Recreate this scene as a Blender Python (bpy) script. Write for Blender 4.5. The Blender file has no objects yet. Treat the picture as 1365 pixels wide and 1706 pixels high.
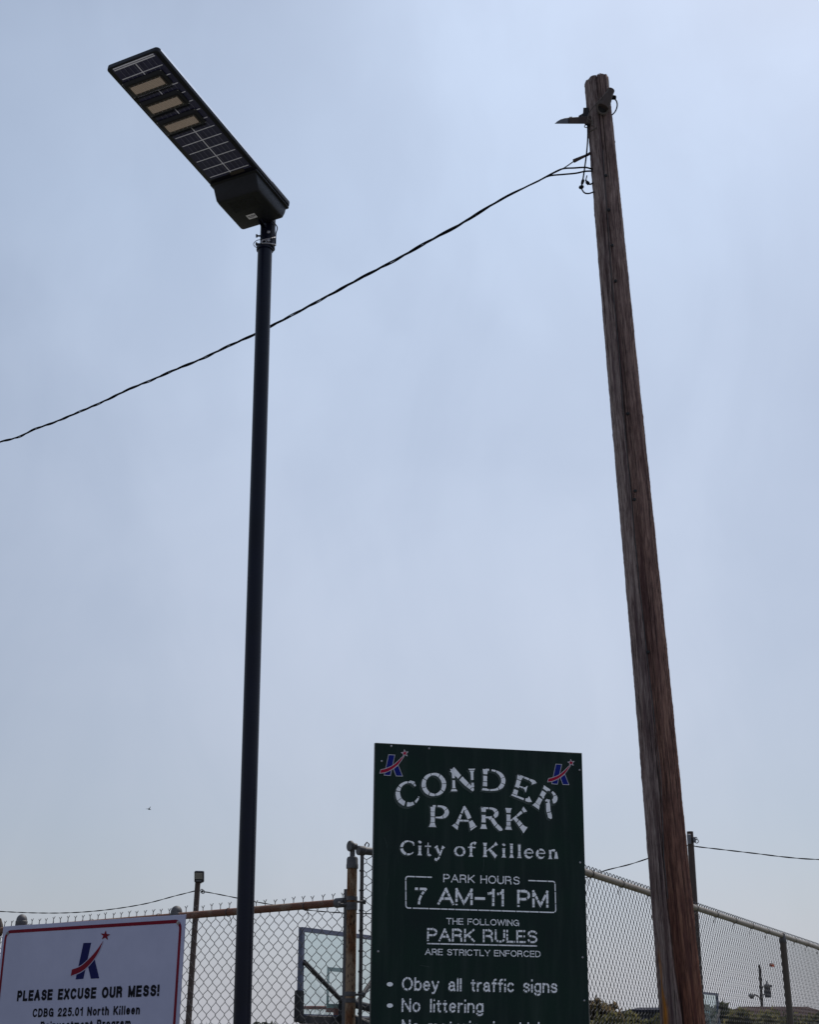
import bpy, bmesh, math, random
import numpy as np
from mathutils import Vector, Matrix

SC = bpy.context.scene
COL = SC.collection
R_ = math.radians

# ---------------------------------------------------------------- camera
F_PX, CX, CY = 2294.0, 682.5, 853.0          # focal length and centre in photo pixels (1365 x 1706)
PITCH = R_(21.4)
CAM = np.array([0.0, 0.0, 1.69])
cd = bpy.data.cameras.new('camera'); cam = bpy.data.objects.new('camera', cd); COL.objects.link(cam)
cam.location = CAM.tolist(); cam.rotation_euler = (R_(90) + PITCH, 0, 0)
cd.sensor_fit = 'VERTICAL'; cd.sensor_height = 24.0; cd.lens = 24.0 * F_PX / 1706.0
cd.clip_start = 0.1; cd.clip_end = 3000
SC.camera = cam

# ---------------------------------------------------------------- sky and sun
SUN_EL, SUN_AZ = R_(58), R_(38)              # azimuth measured from the view direction (+Y) towards +X
SUN_DIR = Vector((math.sin(SUN_AZ) * math.cos(SUN_EL), math.cos(SUN_AZ) * math.cos(SUN_EL), math.sin(SUN_EL)))
world = bpy.data.worlds.new('World'); SC.world = world; world.use_nodes = True
nt = world.node_tree; nt.nodes.clear()
def N(t, **kw):
    n = nt.nodes.new(t)
    for k, v in kw.items(): setattr(n, k, v)
    return n
out = N('ShaderNodeOutputWorld'); bg = N('ShaderNodeBackground'); bg.inputs['Strength'].default_value = 0.10
sky = N('ShaderNodeTexSky', sky_type='NISHITA', sun_disc=False, sun_elevation=SUN_EL, sun_rotation=SUN_AZ,
        altitude=250, air_density=1.0, dust_density=1.7, ozone_density=1.0)
L = nt.links.new
tc = N('ShaderNodeTexCoord')
def wrange(src, a, b, c, d, kind='SMOOTHSTEP'):
    r = N('ShaderNodeMapRange', interpolation_type=kind); L(src, r.inputs['Value'])
    for n_, v in (('From Min', a), ('From Max', b), ('To Min', c), ('To Max', d)): r.inputs[n_].default_value = v
    return r.outputs[0]
def wdot(v):
    d = N('ShaderNodeVectorMath', operation='DOT_PRODUCT'); L(tc.outputs['Generated'], d.inputs[0]); d.inputs[1].default_value = v; return d.outputs['Value']
def wmath(op, a, b):
    m = N('ShaderNodeMath', operation=op)
    for i, q in enumerate((a, b)):
        if isinstance(q, (int, float)): m.inputs[i].default_value = q
        else: L(q, m.inputs[i])
    return m.outputs[0]
def wnoise(scale, detail, rough, stretch, rot=(0, 0, 0), dist=0.0):
    mp = N('ShaderNodeMapping'); mp.inputs['Scale'].default_value = stretch; mp.inputs['Rotation'].default_value = rot
    no = N('ShaderNodeTexNoise'); no.inputs['Scale'].default_value = scale; no.inputs['Detail'].default_value = detail; no.inputs['Roughness'].default_value = rough; no.inputs['Distortion'].default_value = dist
    L(tc.outputs['Generated'], mp.inputs['Vector']); L(mp.outputs[0], no.inputs['Vector']); return no.outputs['Fac']
# milky haze: neutral low down, bluer high up, brightest towards the sun, thickened by faint cloud
sep = N('ShaderNodeSeparateXYZ'); L(tc.outputs['Generated'], sep.inputs[0])
hcol = N('ShaderNodeMix', data_type='RGBA'); hcol.inputs['A'].default_value = (6.3, 6.45, 7.2, 1); hcol.inputs['B'].default_value = (5.3, 6.3, 7.95, 1)
L(wrange(sep.outputs['Z'], .02, .55, 0, 1, 'LINEAR'), hcol.inputs['Factor'])
near_sun = wmath('ADD', wrange(wdot(SUN_DIR), -0.3, 1.0, 0.45, 1.16, 'LINEAR'), wrange(wdot(SUN_DIR), .82, 1.0, 0, .5))
bank_dir = Vector((math.sin(R_(1)) * math.cos(R_(25)), math.cos(R_(1)) * math.cos(R_(25)), math.sin(R_(25))))
bank = wrange(wdot(bank_dir), math.cos(R_(24)), 1.0, 0.0, 1.0)
cloud = wmath('ADD', wrange(wnoise(3.2, 5, .5, (1, 1, 1.3), (.2, .5, .3), .4), .35, .68, -.03, .03), wrange(wnoise(3.8, 5, .5, (1.9, .9, 1.0), (.2, R_(-42), .1), .5), .35, .65, -.03, .03))
gain = wmath('MULTIPLY', near_sun, wmath('ADD', wmath('ADD', wmath('MULTIPLY', bank, .20), .90), cloud))
hz = N('ShaderNodeVectorMath', operation='SCALE'); L(hcol.outputs['Result'], hz.inputs[0]); L(gain, hz.inputs['Scale'])
fac = wmath('ADD', wmath('ADD', wmath('MULTIPLY', bank, .10), wrange(sep.outputs['Z'], .0, .16, .92, .60)), cloud)
mx = N('ShaderNodeMix', data_type='RGBA'); L(fac, mx.inputs['Factor']); L(sky.outputs[0], mx.inputs['A']); L(hz.outputs[0], mx.inputs['B'])
L(mx.outputs['Result'], bg.inputs['Color']); L(bg.outputs[0], out.inputs['Surface'])
sl = bpy.data.lights.new('sun', 'SUN'); sl.energy = 3.2; sl.angle = R_(0.5); sl.color = (1.0, 0.95, 0.87)
sun = bpy.data.objects.new('sun', sl); COL.objects.link(sun)
sun.rotation_euler = SUN_DIR.to_track_quat('Z', 'Y').to_euler(); sun.location = (5, 10, 30)
SC.view_settings.view_transform = 'Standard'; SC.view_settings.look = 'None'
SC.view_settings.exposure = 0.0; SC.view_settings.gamma = 1.0; SC.view_settings.use_curve_mapping = False
SC.render.film_transparent = False

# ---------------------------------------------------------------- survey helpers: a photo pixel and a distance give a point
_ct, _st = math.cos(PITCH), math.sin(PITCH)
AX_R = np.array([1.0, 0, 0]); AX_F = np.array([0, _ct, _st]); AX_U = np.array([0, -_st, _ct])
def ray(px, py): return AX_R * ((px - CX) / F_PX) + AX_U * ((CY - py) / F_PX) + AX_F
def at(px, py, y):
    d = ray(px, py); return CAM + d * (y / d[1])
def at_z(px, py, z):
    d = ray(px, py); return CAM + d * ((z - CAM[2]) / d[2])
def on_plane(px, py, p0, n):
    d = ray(px, py); return CAM + d * (np.dot(np.asarray(p0) - CAM, n) / np.dot(d, n))
def unit(v): v = np.asarray(v, float); return v / np.linalg.norm(v)
Zv = np.array([0, 0, 1.0])

# ---------------------------------------------------------------- materials
def mat(name, col, rough=0.6, metal=0.0, var=0.0, vscale=8.0, stretch=(1, 1, 1), col2=None, bump=0.0, bscale=40.0, spec=0.5, detail=6, lo=.35, hi=.65, dark=None):
    m = bpy.data.materials.new(name); m.use_nodes = True; t = m.node_tree; b = t.nodes['Principled BSDF']
    b.inputs['Roughness'].default_value = rough; b.inputs['Metallic'].default_value = metal
    b.inputs['Specular IOR Level'].default_value = spec
    b.inputs['Base Color'].default_value = (*col, 1)
    c2 = col2 if col2 is not None else (tuple(c * (1 - var) for c in col) if var else None)
    if c2 is not None or bump:
        g = t.nodes.new('ShaderNodeTexCoord'); mpn = t.nodes.new('ShaderNodeMapping'); mpn.inputs['Scale'].default_value = stretch
        t.links.new(g.outputs['Object'], mpn.inputs['Vector'])
    if c2 is not None:
        n = t.nodes.new('ShaderNodeTexNoise'); n.inputs['Scale'].default_value = vscale; n.inputs['Detail'].default_value = detail
        n.inputs['Roughness'].default_value = 0.6
        r = t.nodes.new('ShaderNodeMapRange'); r.inputs['From Min'].default_value = lo; r.inputs['From Max'].default_value = hi
        x = t.nodes.new('ShaderNodeMix'); x.data_type = 'RGBA'
        x.inputs['A'].default_value = (*col, 1); x.inputs['B'].default_value = (*c2, 1)
        t.links.new(mpn.outputs[0], n.inputs['Vector']); t.links.new(n.outputs['Fac'], r.inputs['Value'])
        t.links.new(r.outputs[0], x.inputs['Factor']); t.links.new(x.outputs['Result'], b.inputs['Base Color'])
        if dark is not None:
            nd = t.nodes.new('ShaderNodeTexNoise'); nd.inputs['Scale'].default_value = 150; nd.inputs['Detail'].default_value = 3
            rd = t.nodes.new('ShaderNodeMapRange'); rd.inputs['From Min'].default_value = .58; rd.inputs['From Max'].default_value = .64
            xd = t.nodes.new('ShaderNodeMix'); xd.data_type = 'RGBA'; xd.inputs['B'].default_value = (*dark, 1)
            t.links.new(mpn.outputs[0], nd.inputs['Vector']); t.links.new(nd.outputs['Fac'], rd.inputs['Value']); t.links.new(rd.outputs[0], xd.inputs['Factor'])
            t.links.new(x.outputs['Result'], xd.inputs['A']); t.links.new(xd.outputs['Result'], b.inputs['Base Color'])
    if bump:
        n2 = t.nodes.new('ShaderNodeTexNoise'); n2.inputs['Scale'].default_value = bscale; n2.inputs['Detail'].default_value = 5
        bp = t.nodes.new('ShaderNodeBump'); bp.inputs['Strength'].default_value = bump; bp.inputs['Distance'].default_value = 0.01
        t.links.new(mpn.outputs[0], n2.inputs['Vector']); t.links.new(n2.outputs['Fac'], bp.inputs['Height']); t.links.new(bp.outputs[0], b.inputs['Normal'])
    return m

M = {}
M['asphalt'] = mat('asphalt', (.185, .190, .205), .95, col2=(.125, .128, .138), vscale=.8, bump=.3, bscale=60)
M['ground'] = mat('ground', (.10, .095, .05), .95, col2=(.06, .075, .03), vscale=.6, bump=.4, bscale=9)
M['court'] = mat('court', (.20, .20, .19), .85, var=.3, vscale=1.5)
M['lamp_paint'] = mat('lamp_paint', (.0045, .006, .018), .32, var=.35, vscale=4, bump=.04, bscale=120, spec=.25)
M['housing'] = mat('housing', (.0065, .0065, .0115), .40, var=.3, vscale=14, bump=.12, bscale=260, spec=.4)
M['panel_frame'] = mat('panel_frame', (.007, .007, .013), .4, var=.2, spec=.35)
M['cell'] = mat('cell', (.022, .020, .065), .30, col2=(.034, .032, .085), vscale=22)
M['busbar'] = mat('busbar', (.92, .88, .95), .5, var=.12, vscale=30)
M['finger'] = mat('finger', (.22, .21, .28), .5)
M['glare_metal'] = mat('glare_metal', (.95, .95, .97), .22, metal=1.0, var=.08, vscale=20)  # near-white metal that imitates sun glare on the lamp panel's edge
M['led'] = mat('led', (.86, .66, .53), .5, col2=(.70, .52, .41), vscale=160, lo=.42, hi=.58)
def led_grid(m):
    t = m.node_tree; b = t.nodes['Principled BSDF']; src = b.inputs['Base Color'].links[0].from_socket
    at_ = t.nodes.new('ShaderNodeAttribute'); at_.attribute_name = 'chip'
    v = t.nodes.new('ShaderNodeTexVoronoi'); v.inputs['Scale'].default_value = 1.0; v.inputs['Randomness'].default_value = 0.0
    r = t.nodes.new('ShaderNodeMapRange'); r.inputs['From Min'].default_value = .30; r.inputs['From Max'].default_value = .42; r.inputs['To Max'].default_value = .55
    x = t.nodes.new('ShaderNodeMix'); x.data_type = 'RGBA'; x.inputs['B'].default_value = (.28, .20, .15, 1)
    t.links.new(at_.outputs['Vector'], v.inputs['Vector']); t.links.new(v.outputs['Distance'], r.inputs['Value']); t.links.new(r.outputs[0], x.inputs['Factor'])
    t.links.new(src, x.inputs['A']); t.links.new(x.outputs['Result'], b.inputs['Base Color'])
led_grid(M['led'])
M['led_bezel'] = mat('led_bezel', (.045, .033, .03), .3, var=.3, vscale=30)
M['sticker'] = mat('sticker', (.85, .80, .80), .5, var=.15, vscale=60)
M['ink'] = mat('ink', (.10, .09, .11), .6)
M['steel'] = mat('steel', (.42, .40, .42), .4, metal=.7, var=.35, vscale=40)
M['galv'] = mat('galv', (.125, .118, .122), .6, metal=.1, var=.35, vscale=25, bump=.1, spec=.3)
M['galv_rust'] = mat('galv_rust', (.095, .075, .064), .7, metal=.1, col2=(.055, .034, .026), vscale=7, stretch=(1, 1, .25), lo=.48, hi=.62, bump=.15)
M['wire'] = mat('wire', (.085, .085, .095), .6, metal=.25, col2=(.07, .052, .045), vscale=6, lo=.45, hi=.7)
M['rust'] = mat('rust', (.28, .195, .13), .85, col2=(.155, .070, .034), vscale=20, stretch=(1, 1, .3), lo=.47, hi=.60, bump=.4, bscale=120, spec=.2, dark=(.035, .02, .015))
M['rust_rail'] = mat('rust_rail', (.140, .055, .032), .8, col2=(.20, .135, .095), vscale=7, lo=.48, hi=.60, bump=.25, bscale=90, dark=(.05, .022, .015))
M['rail'] = mat('rail', (.185, .158, .132), .55, metal=.1, col2=(.115, .080, .058), vscale=9, lo=.5, hi=.70)
M['cable'] = mat('cable', (.008, .009, .014), .8, var=.3, vscale=5, spec=.1)
M['black_rubber'] = mat('black_rubber', (.01, .01, .012), .7, var=.3)
M['sign_green'] = mat('sign_green', (.0060, .0225, .0165), .6, col2=(.007, .0175, .0165), vscale=5, bump=.03, bscale=30, spec=.18)
def weather_board(m):
    t = m.node_tree; b = t.nodes['Principled BSDF']; src = b.inputs['Base Color'].links[0].from_socket
    g = t.nodes.new('ShaderNodeTexCoord'); mp_ = t.nodes.new('ShaderNodeMapping'); mp_.inputs['Scale'].default_value = (16, 16, 1.1)
    n = t.nodes.new('ShaderNodeTexNoise'); n.inputs['Scale'].default_value = 1.0; n.inputs['Detail'].default_value = 6
    r = t.nodes.new('ShaderNodeMapRange'); r.inputs['From Min'].default_value = .48; r.inputs['From Max'].default_value = .75; r.inputs['To Max'].default_value = .40
    n2 = t.nodes.new('ShaderNodeTexNoise'); n2.inputs['Scale'].default_value = 130; n2.inputs['Detail'].default_value = 2
    r2 = t.nodes.new('ShaderNodeMapRange'); r2.inputs['From Min'].default_value = .68; r2.inputs['From Max'].default_value = .74; r2.inputs['To Max'].default_value = .35
    a_ = t.nodes.new('ShaderNodeMath'); a_.operation = 'MAXIMUM'
    x = t.nodes.new('ShaderNodeMix'); x.data_type = 'RGBA'; x.inputs['B'].default_value = (.040, .055, .050, 1)
    t.links.new(g.outputs['Object'], mp_.inputs['Vector']); t.links.new(mp_.outputs[0], n.inputs['Vector']); t.links.new(g.outputs['Object'], n2.inputs['Vector'])
    t.links.new(n.outputs['Fac'], r.inputs['Value']); t.links.new(n2.outputs['Fac'], r2.inputs['Value']); t.links.new(r.outputs[0], a_.inputs[0]); t.links.new(r2.outputs[0], a_.inputs[1])
    t.links.new(a_.outputs[0], x.inputs['Factor']); t.links.new(src, x.inputs['A']); t.links.new(x.outputs['Result'], b.inputs['Base Color'])
weather_board(M['sign_green'])
M['sign_edge'] = mat('sign_edge', (.022, .028, .03), .45, metal=.3, var=.3)
M['letter'] = mat('letter', (.93, .93, .96), .6, col2=(.66, .67, .71), vscale=26, lo=.5, hi=.72)
M['ghost'] = mat('ghost', (.030, .048, .044), .6, col2=(.014, .030, .026), vscale=60, lo=.4, hi=.6)
M['emblem_blue'] = mat('emblem_blue', (.004, .014, .20), .6, var=.2, vscale=20, spec=.15)
M['emblem_red'] = mat('emblem_red', (.40, .006, .04), .6, var=.2, vscale=20, spec=.15)
M['emblem_line'] = mat('emblem_line', (.62, .60, .66), .5, var=.2, vscale=40)
M['sign_white'] = mat('sign_white', (.45, .45, .61), .5, col2=(.41, .41, .565), vscale=4, spec=.2)
M['notice_red'] = mat('notice_red', (.19, .002, .018), .6, var=.2, vscale=10, spec=.15)
M['notice_blue'] = mat('notice_blue', (.004, .006, .085), .6, var=.15, vscale=10, spec=.15)
M['notice_ink'] = mat('notice_ink', (.004, .004, .011), .7, var=.2, vscale=10, spec=.15)
M['bg_wood'] = mat('bg_wood', (.075, .05, .042), .85, col2=(.045, .032, .03), vscale=5, stretch=(6, 6, .6), bump=.3)
M['board_frame'] = mat('board_frame', (.11, .12, .20), .5, var=.3, vscale=5)
M['padding'] = mat('padding', (.014, .013, .018), .75, var=.2)
M['rim'] = mat('rim', (.30, .055, .035), .5, var=.3, vscale=20)
M['net'] = mat('net', (.55, .53, .50), .8)
M['paint_white'] = mat('paint_white', (.30, .34, .35), .6)
M['far_grey'] = mat('far_grey', (.13, .13, .15), .6, var=.3)
M['orange'] = mat('orange', (.62, .10, .012), .6, col2=(.35, .045, .01), vscale=20)
M['bird'] = mat('bird', (.02, .02, .025), .8, var=.3)
M['roof_brown'] = mat('roof_brown', (.062, .036, .034), .95, col2=(.044, .028, .028), vscale=1.4, bump=.3, bscale=5, spec=.1)
M['roof_navy'] = mat('roof_navy', (.026, .026, .042), .9, var=.25, vscale=1, spec=.1)
M['wall_navy'] = mat('wall_navy', (.030, .030, .050), .8, var=.3, vscale=1)
M['wall_tan'] = mat('wall_tan', (.22, .17, .14), .85, var=.2, vscale=1)
M['window_dark'] = mat('window_dark', (.02, .025, .03), .1)
M['bark'] = mat('bark', (.07, .05, .035), .9, var=.4, vscale=6)

def leaf_mat(name, a, b):
    """leaves reflect and let light through"""
    m = mat(name, a, .7, col2=b, vscale=1.6, lo=.42, hi=.58, spec=.2); t = m.node_tree; bs = t.nodes['Principled BSDF']; o = t.nodes['Material Output']
    src = bs.inputs['Base Color'].links[0].from_socket; tr = t.nodes.new('ShaderNodeBsdfTranslucent'); x = t.nodes.new('ShaderNodeMixShader'); x.inputs[0].default_value = .60
    t.links.new(src, tr.inputs['Color']); t.links.new(bs.outputs[0], x.inputs[1]); t.links.new(tr.outputs[0], x.inputs[2]); t.links.new(x.outputs[0], o.inputs['Surface']); return m
M['leaf_olive'] = leaf_mat('leaf_olive', (.175, .155, .068), (.090, .090, .040))
M['leaf_brown'] = leaf_mat('leaf_brown', (.185, .135, .078), (.095, .082, .046))
M['leaf_dark'] = leaf_mat('leaf_dark', (.080, .088, .050), (.048, .054, .035))

def glass_mat():
    m = bpy.data.materials.new('board_glass'); m.use_nodes = True; t = m.node_tree; t.nodes.clear()
    o = t.nodes.new('ShaderNodeOutputMaterial'); tr = t.nodes.new('ShaderNodeBsdfTransparent'); gl = t.nodes.new('ShaderNodeBsdfGlossy')
    di = t.nodes.new('ShaderNodeBsdfTranslucent'); di.inputs['Color'].default_value = (.72, .84, .84, 1)
    tr.inputs['Color'].default_value = (.90, .955, .955, 1); gl.inputs['Roughness'].default_value = .05
    m1 = t.nodes.new('ShaderNodeMixShader'); m1.inputs[0].default_value = .05
    m2 = t.nodes.new('ShaderNodeMixShader'); m2.inputs[0].default_value = .06
    t.links.new(tr.outputs[0], m1.inputs[1]); t.links.new(di.outputs[0], m1.inputs[2])
    t.links.new(m1.outputs[0], m2.inputs[1]); t.links.new(gl.outputs[0], m2.inputs[2]); t.links.new(m2.outputs[0], o.inputs['Surface'])
    return m
M['board_glass'] = glass_mat()

def wood_mat():
    """weathered timber: grain runs along the pole; 'weather' marks the split-off grey sliver, 'up' the height along the pole"""
    m = bpy.data.materials.new('pole_wood'); m.use_nodes = True; t = m.node_tree; b = t.nodes['Principled BSDF']
    b.inputs['Roughness'].default_value = .85; b.inputs['Specular IOR Level'].default_value = .25
    g = t.nodes.new('ShaderNodeAttribute'); g.attribute_name = 'grain'
    w = t.nodes.new('ShaderNodeAttribute'); w.attribute_name = 'weather'
    u = t.nodes.new('ShaderNodeAttribute'); u.attribute_name = 'up'
    st = t.nodes.new('ShaderNodeAttribute'); st.attribute_name = 'stain'
    def noise(sc, stretch, det=6, rough=.6):
        mp_ = t.nodes.new('ShaderNodeMapping'); mp_.inputs['Scale'].default_value = stretch
        n = t.nodes.new('ShaderNodeTexNoise'); n.inputs['Scale'].default_value = sc; n.inputs['Detail'].default_value = det; n.inputs['Roughness'].default_value = rough
        t.links.new(g.outputs['Vector'], mp_.inputs['Vector']); t.links.new(mp_.outputs[0], n.inputs['Vector']); return n
    def rng(src, a, b_, c=0., d=1.):
        r = t.nodes.new('ShaderNodeMapRange'); r.inputs['From Min'].default_value = a; r.inputs['From Max'].default_value = b_
        r.inputs['To Min'].default_value = c; r.inputs['To Max'].default_value = d; t.links.new(src, r.inputs['Value']); return r.outputs[0]
    def mixc(f, a, b_):
        x = t.nodes.new('ShaderNodeMix'); x.data_type = 'RGBA'
        for s, v in (('A', a), ('B', b_)):
            if isinstance(v, tuple): x.inputs[s].default_value = (*v, 1)
            else: t.links.new(v, x.inputs[s])
        if isinstance(f, float): x.inputs['Factor'].default_value = f
        else: t.links.new(f, x.inputs['Factor'])
        return x.outputs['Result']
    fine = noise(1, (150, 150, 9), 6, .7); mid = noise(1, (62, 62, 4.2), 5, .65); long_ = noise(1, (36, 36, .8), 5, .6); blot = noise(1, (9, 9, 2.2), 5, .65)
    red = mixc(rng(fine.outputs['Fac'], .40, .60), (.205, .083, .052), (.072, .028, .020))
    red = mixc(rng(mid.outputs['Fac'], .50, .62, 0, .8), red, (.28, .132, .080))
    red = mixc(rng(long_.outputs['Fac'], .50, .62, 0, .8), red, (.070, .022, .019))
    grey = mixc(rng(fine.outputs['Fac'], .40, .60), (.36, .275, .250), (.150, .108, .102))
    grey = mixc(rng(mid.outputs['Fac'], .50, .62, 0, .8), grey, (.43, .345, .315))
    grey = mixc(rng(long_.outputs['Fac'], .52, .64, 0, .8), grey, (.095, .058, .064))
    base = mixc(rng(u.outputs['Fac'], .22, .85, .0, .72), red, grey)
    base = mixc(w.outputs['Fac'], base, grey)
    base = mixc(rng(blot.outputs['Fac'], .50, .68, 0, .55), base, (.090, .042, .036))
    thr = noise(1, (85, 85, 1.3), 3, .5)
    base = mixc(rng(thr.outputs['Fac'], .60, .65, 0, .8), base, (.022, .012, .011))     # hairline checks
    sb = mixc(rng(mid.outputs['Fac'], .40, .60), (.55, .21, .025), (.22, .08, .016))
    base = mixc(st.outputs['Fac'], base, sb)
    t.links.new(base, b.inputs['Base Color'])
    bp = t.nodes.new('ShaderNodeBump'); bp.inputs['Strength'].default_value = .5; bp.inputs['Distance'].default_value = .006
    t.links.new(fine.outputs['Fac'], bp.inputs['Height']); t.links.new(bp.outputs[0], b.inputs['Normal'])
    return m
M['pole_wood'] = wood_mat()

# ---------------------------------------------------------------- mesh helpers
class MB:
    def __init__(self): self.v = []; self.f = []
    def add(self, vs, fs):
        o = len(self.v); self.v.extend([tuple(map(float, p)) for p in vs]); self.f.extend([tuple(i + o for i in q) for q in fs]); return self
    def box(self, c, ax, hs, bev=0.0):
        """box with centre c, axes ax (three unit vectors), half sizes hs, chamfered by bev"""
        c = np.asarray(c, float); a = [np.asarray(k, float) for k in ax]
        if bev <= 0:
            vs = [c + sx * hs[0] * a[0] + sy * hs[1] * a[1] + sz * hs[2] * a[2] for sz in (-1, 1) for sx, sy in ((-1, -1), (1, -1), (1, 1), (-1, 1))]
            return self.add(vs, [(3, 2, 1, 0), (4, 5, 6, 7), (0, 1, 5, 4), (1, 2, 6, 5), (2, 3, 7, 6), (3, 0, 4, 7)])
        rings = []
        for sz, ins in ((-1, bev), (-1, 0), (1, 0), (1, bev)):
            h = hs[2] if ins else hs[2] - bev
            x, y = hs[0] - ins, hs[1] - ins; k = bev
            rings.append([c + a[0] * px + a[1] * py + a[2] * sz * h for px, py in
                          ((-x + k, -y), (x - k, -y), (x, -y + k), (x, y - k), (x - k, y), (-x + k, y), (-x, y - k), (-x, -y + k))])
        return self.loft(rings, cap=True)
    def loft(self, rings, cap=True, closed=True):
        n = len(rings[0]); vs = [p for r in rings for p in r]; fs = []
        for k in range(len(rings) - 1):
            for i in range(n if closed else n - 1):
                j = (i + 1) % n; fs.append((k * n + i, k * n + j, (k + 1) * n + j, (k + 1) * n + i))
        if cap: fs += [tuple(range(n - 1, -1, -1)), tuple((len(rings) - 1) * n + i for i in range(n))]
        return self.add(vs, fs)
    def tube(self, pts, r, n=8, cap=True):
        pts = [np.asarray(p, float) for p in pts]; m = len(pts)
        rs = r if hasattr(r, '__len__') else [r] * m
        rings = []; ref = None
        for k, p in enumerate(pts):
            t = unit(pts[min(k + 1, m - 1)] - pts[max(k - 1, 0)])
            if ref is None: ref = np.array([0, 0, 1.]) if abs(t[2]) < .9 else np.array([1., 0, 0])
            a = unit(ref - t * np.dot(ref, t)); b = np.cross(t, a); ref = a
            rings.append([p + rs[k] * (a * math.cos(2 * math.pi * i / n) + b * math.sin(2 * math.pi * i / n)) for i in range(n)])
        return self.loft(rings, cap)
    def cyl(self, a, b, r, n=16): return self.tube([a, b], r, n)
    def lathe(self, c, prof, n=24, axis=Zv, cap=True):
        axis = unit(axis); e = np.array([1., 0, 0]) if abs(axis[0]) < .9 else np.array([0, 1., 0]); a = unit(np.cross(axis, e)); b = np.cross(axis, a); c = np.asarray(c, float)
        return self.loft([[c + axis * z + r * (a * math.cos(2 * math.pi * i / n) + b * math.sin(2 * math.pi * i / n)) for i in range(n)] for r, z in prof], cap)
    def torus(self, c, axis, R, r, n=24, m=8, arc=(0, 2 * math.pi)):
        axis = unit(axis); e = np.array([0, 0, 1.]) if abs(axis[2]) < .9 else np.array([1., 0, 0]); a = unit(np.cross(axis, e)); b = np.cross(axis, a); c = np.asarray(c, float)
        full = arc[1] - arc[0] >= 2 * math.pi - 1e-6
        pts = [c + R * (a * math.cos(q) + b * math.sin(q)) for q in np.linspace(arc[0], arc[1], n + 1)]
        return self.tube(pts, r, m, cap=not full)

def root_off(o):
    v = Vector((0, 0, 0))
    while o is not None: v += o.location; o = o.parent
    return np.array(v)
def obj(name, mb, m, parent=None, smooth=False, base=None):
    """one mesh object from world-space geometry; top-level objects take 'base' as their origin"""
    off = root_off(parent) if parent is not None else (np.asarray(base, float) if base is not None else np.zeros(3))
    me = bpy.data.meshes.new(name)
    v = np.asarray(mb.v, float) - off
    me.from_pydata(v.tolist(), [], mb.f); me.update()
    me.materials.append(m)
    if smooth:
        me.polygons.foreach_set('use_smooth', [True] * len(me.polygons))
        if smooth != 'all':
            try: me.set_sharp_from_angle(angle=R_(40))
            except Exception: pass
    o = bpy.data.objects.new(name, me); COL.objects.link(o)
    if parent is not None: o.parent = parent
    else: o.location = off.tolist()
    return o
def tag(o, label=None, cat=None, group=None, kind=None):
    if label: o['label'] = label
    if cat: o['category'] = cat
    if group: o['group'] = group
    if kind: o['kind'] = kind
    return o
def thing(name, loc, label, cat, group=None, rz=0.0):
    e = bpy.data.objects.new(name, None); COL.objects.link(e); e.location = [float(c) for c in loc]; e.rotation_euler = (0, 0, rz); e.empty_display_size = .2
    return tag(e, label, cat, group)
def copy_tree(o, parent=None):
    c = o.copy(); COL.objects.link(c); c.parent = parent
    for ch in list(o.children): copy_tree(ch, c)
    return c
def line_pts(a, b, n): return [np.asarray(a) + (np.asarray(b) - np.asarray(a)) * k / n for k in range(n + 1)]
def smooth_path(pts, n=8):
    """Catmull-Rom through pts"""
    p = [np.asarray(q, float) for q in pts]; p = [2 * p[0] - p[1]] + p + [2 * p[-1] - p[-2]]; o = []
    for k in range(1, len(p) - 2):
        for i in range(n):
            t = i / n; o.append(.5 * ((2 * p[k]) + (-p[k - 1] + p[k + 1]) * t + (2 * p[k - 1] - 5 * p[k] + 4 * p[k + 1] - p[k + 2]) * t * t + (-p[k - 1] + 3 * p[k] - 3 * p[k + 1] + p[k + 2]) * t ** 3))
    o.append(p[-2]); return o
def ground_h(x, y):
    """the lot is level at the fence and the playing field behind it lies a little lower"""
    t = min(max((y - 9.5) / 7.0, 0), 1); return -0.85 * t * t * (3 - 2 * t)
def vertical_axis(pa, pb, y):
    """axis of a standing pole seen at photo points pa (top) and pb (low): returns top point and the point where it meets the ground"""
    T = at(*pa, y); B = at(*pb, y); d = B - T; zg = ground_h(0, y) - .05
    return T, T + d * ((zg - T[2]) / d[2])

# ================================================================ SETTING
xs = sorted(set([-1200, -500, -200, -90] + list(np.linspace(-50, 50, 41)) + [90, 200, 500, 1200])); ys = sorted(set([-300, -80, -30] + list(np.linspace(-15, 25, 41)) + [32, 45, 60, 90, 150, 300, 700, 1600]))
g = MB(); g.add([(x, y, ground_h(x, y) - .004) for y in ys for x in xs],
                [(j * len(xs) + i, j * len(xs) + i + 1, (j + 1) * len(xs) + i + 1, (j + 1) * len(xs) + i) for j in range(len(ys) - 1) for i in range(len(xs) - 1)])
tag(obj('ground', g, M['ground'], smooth='all'), kind='structure')
g = MB(); g.box((0, -13.2, -.02), np.eye(3), (60, 20.0, .024)); tag(obj('parking_lot', g, M['asphalt']), kind='structure')
g = MB(); g.box((6, 31, -.86), np.eye(3), (22, 13, .03)); tag(obj('basketball_court', g, M['court']), kind='structure')

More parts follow.
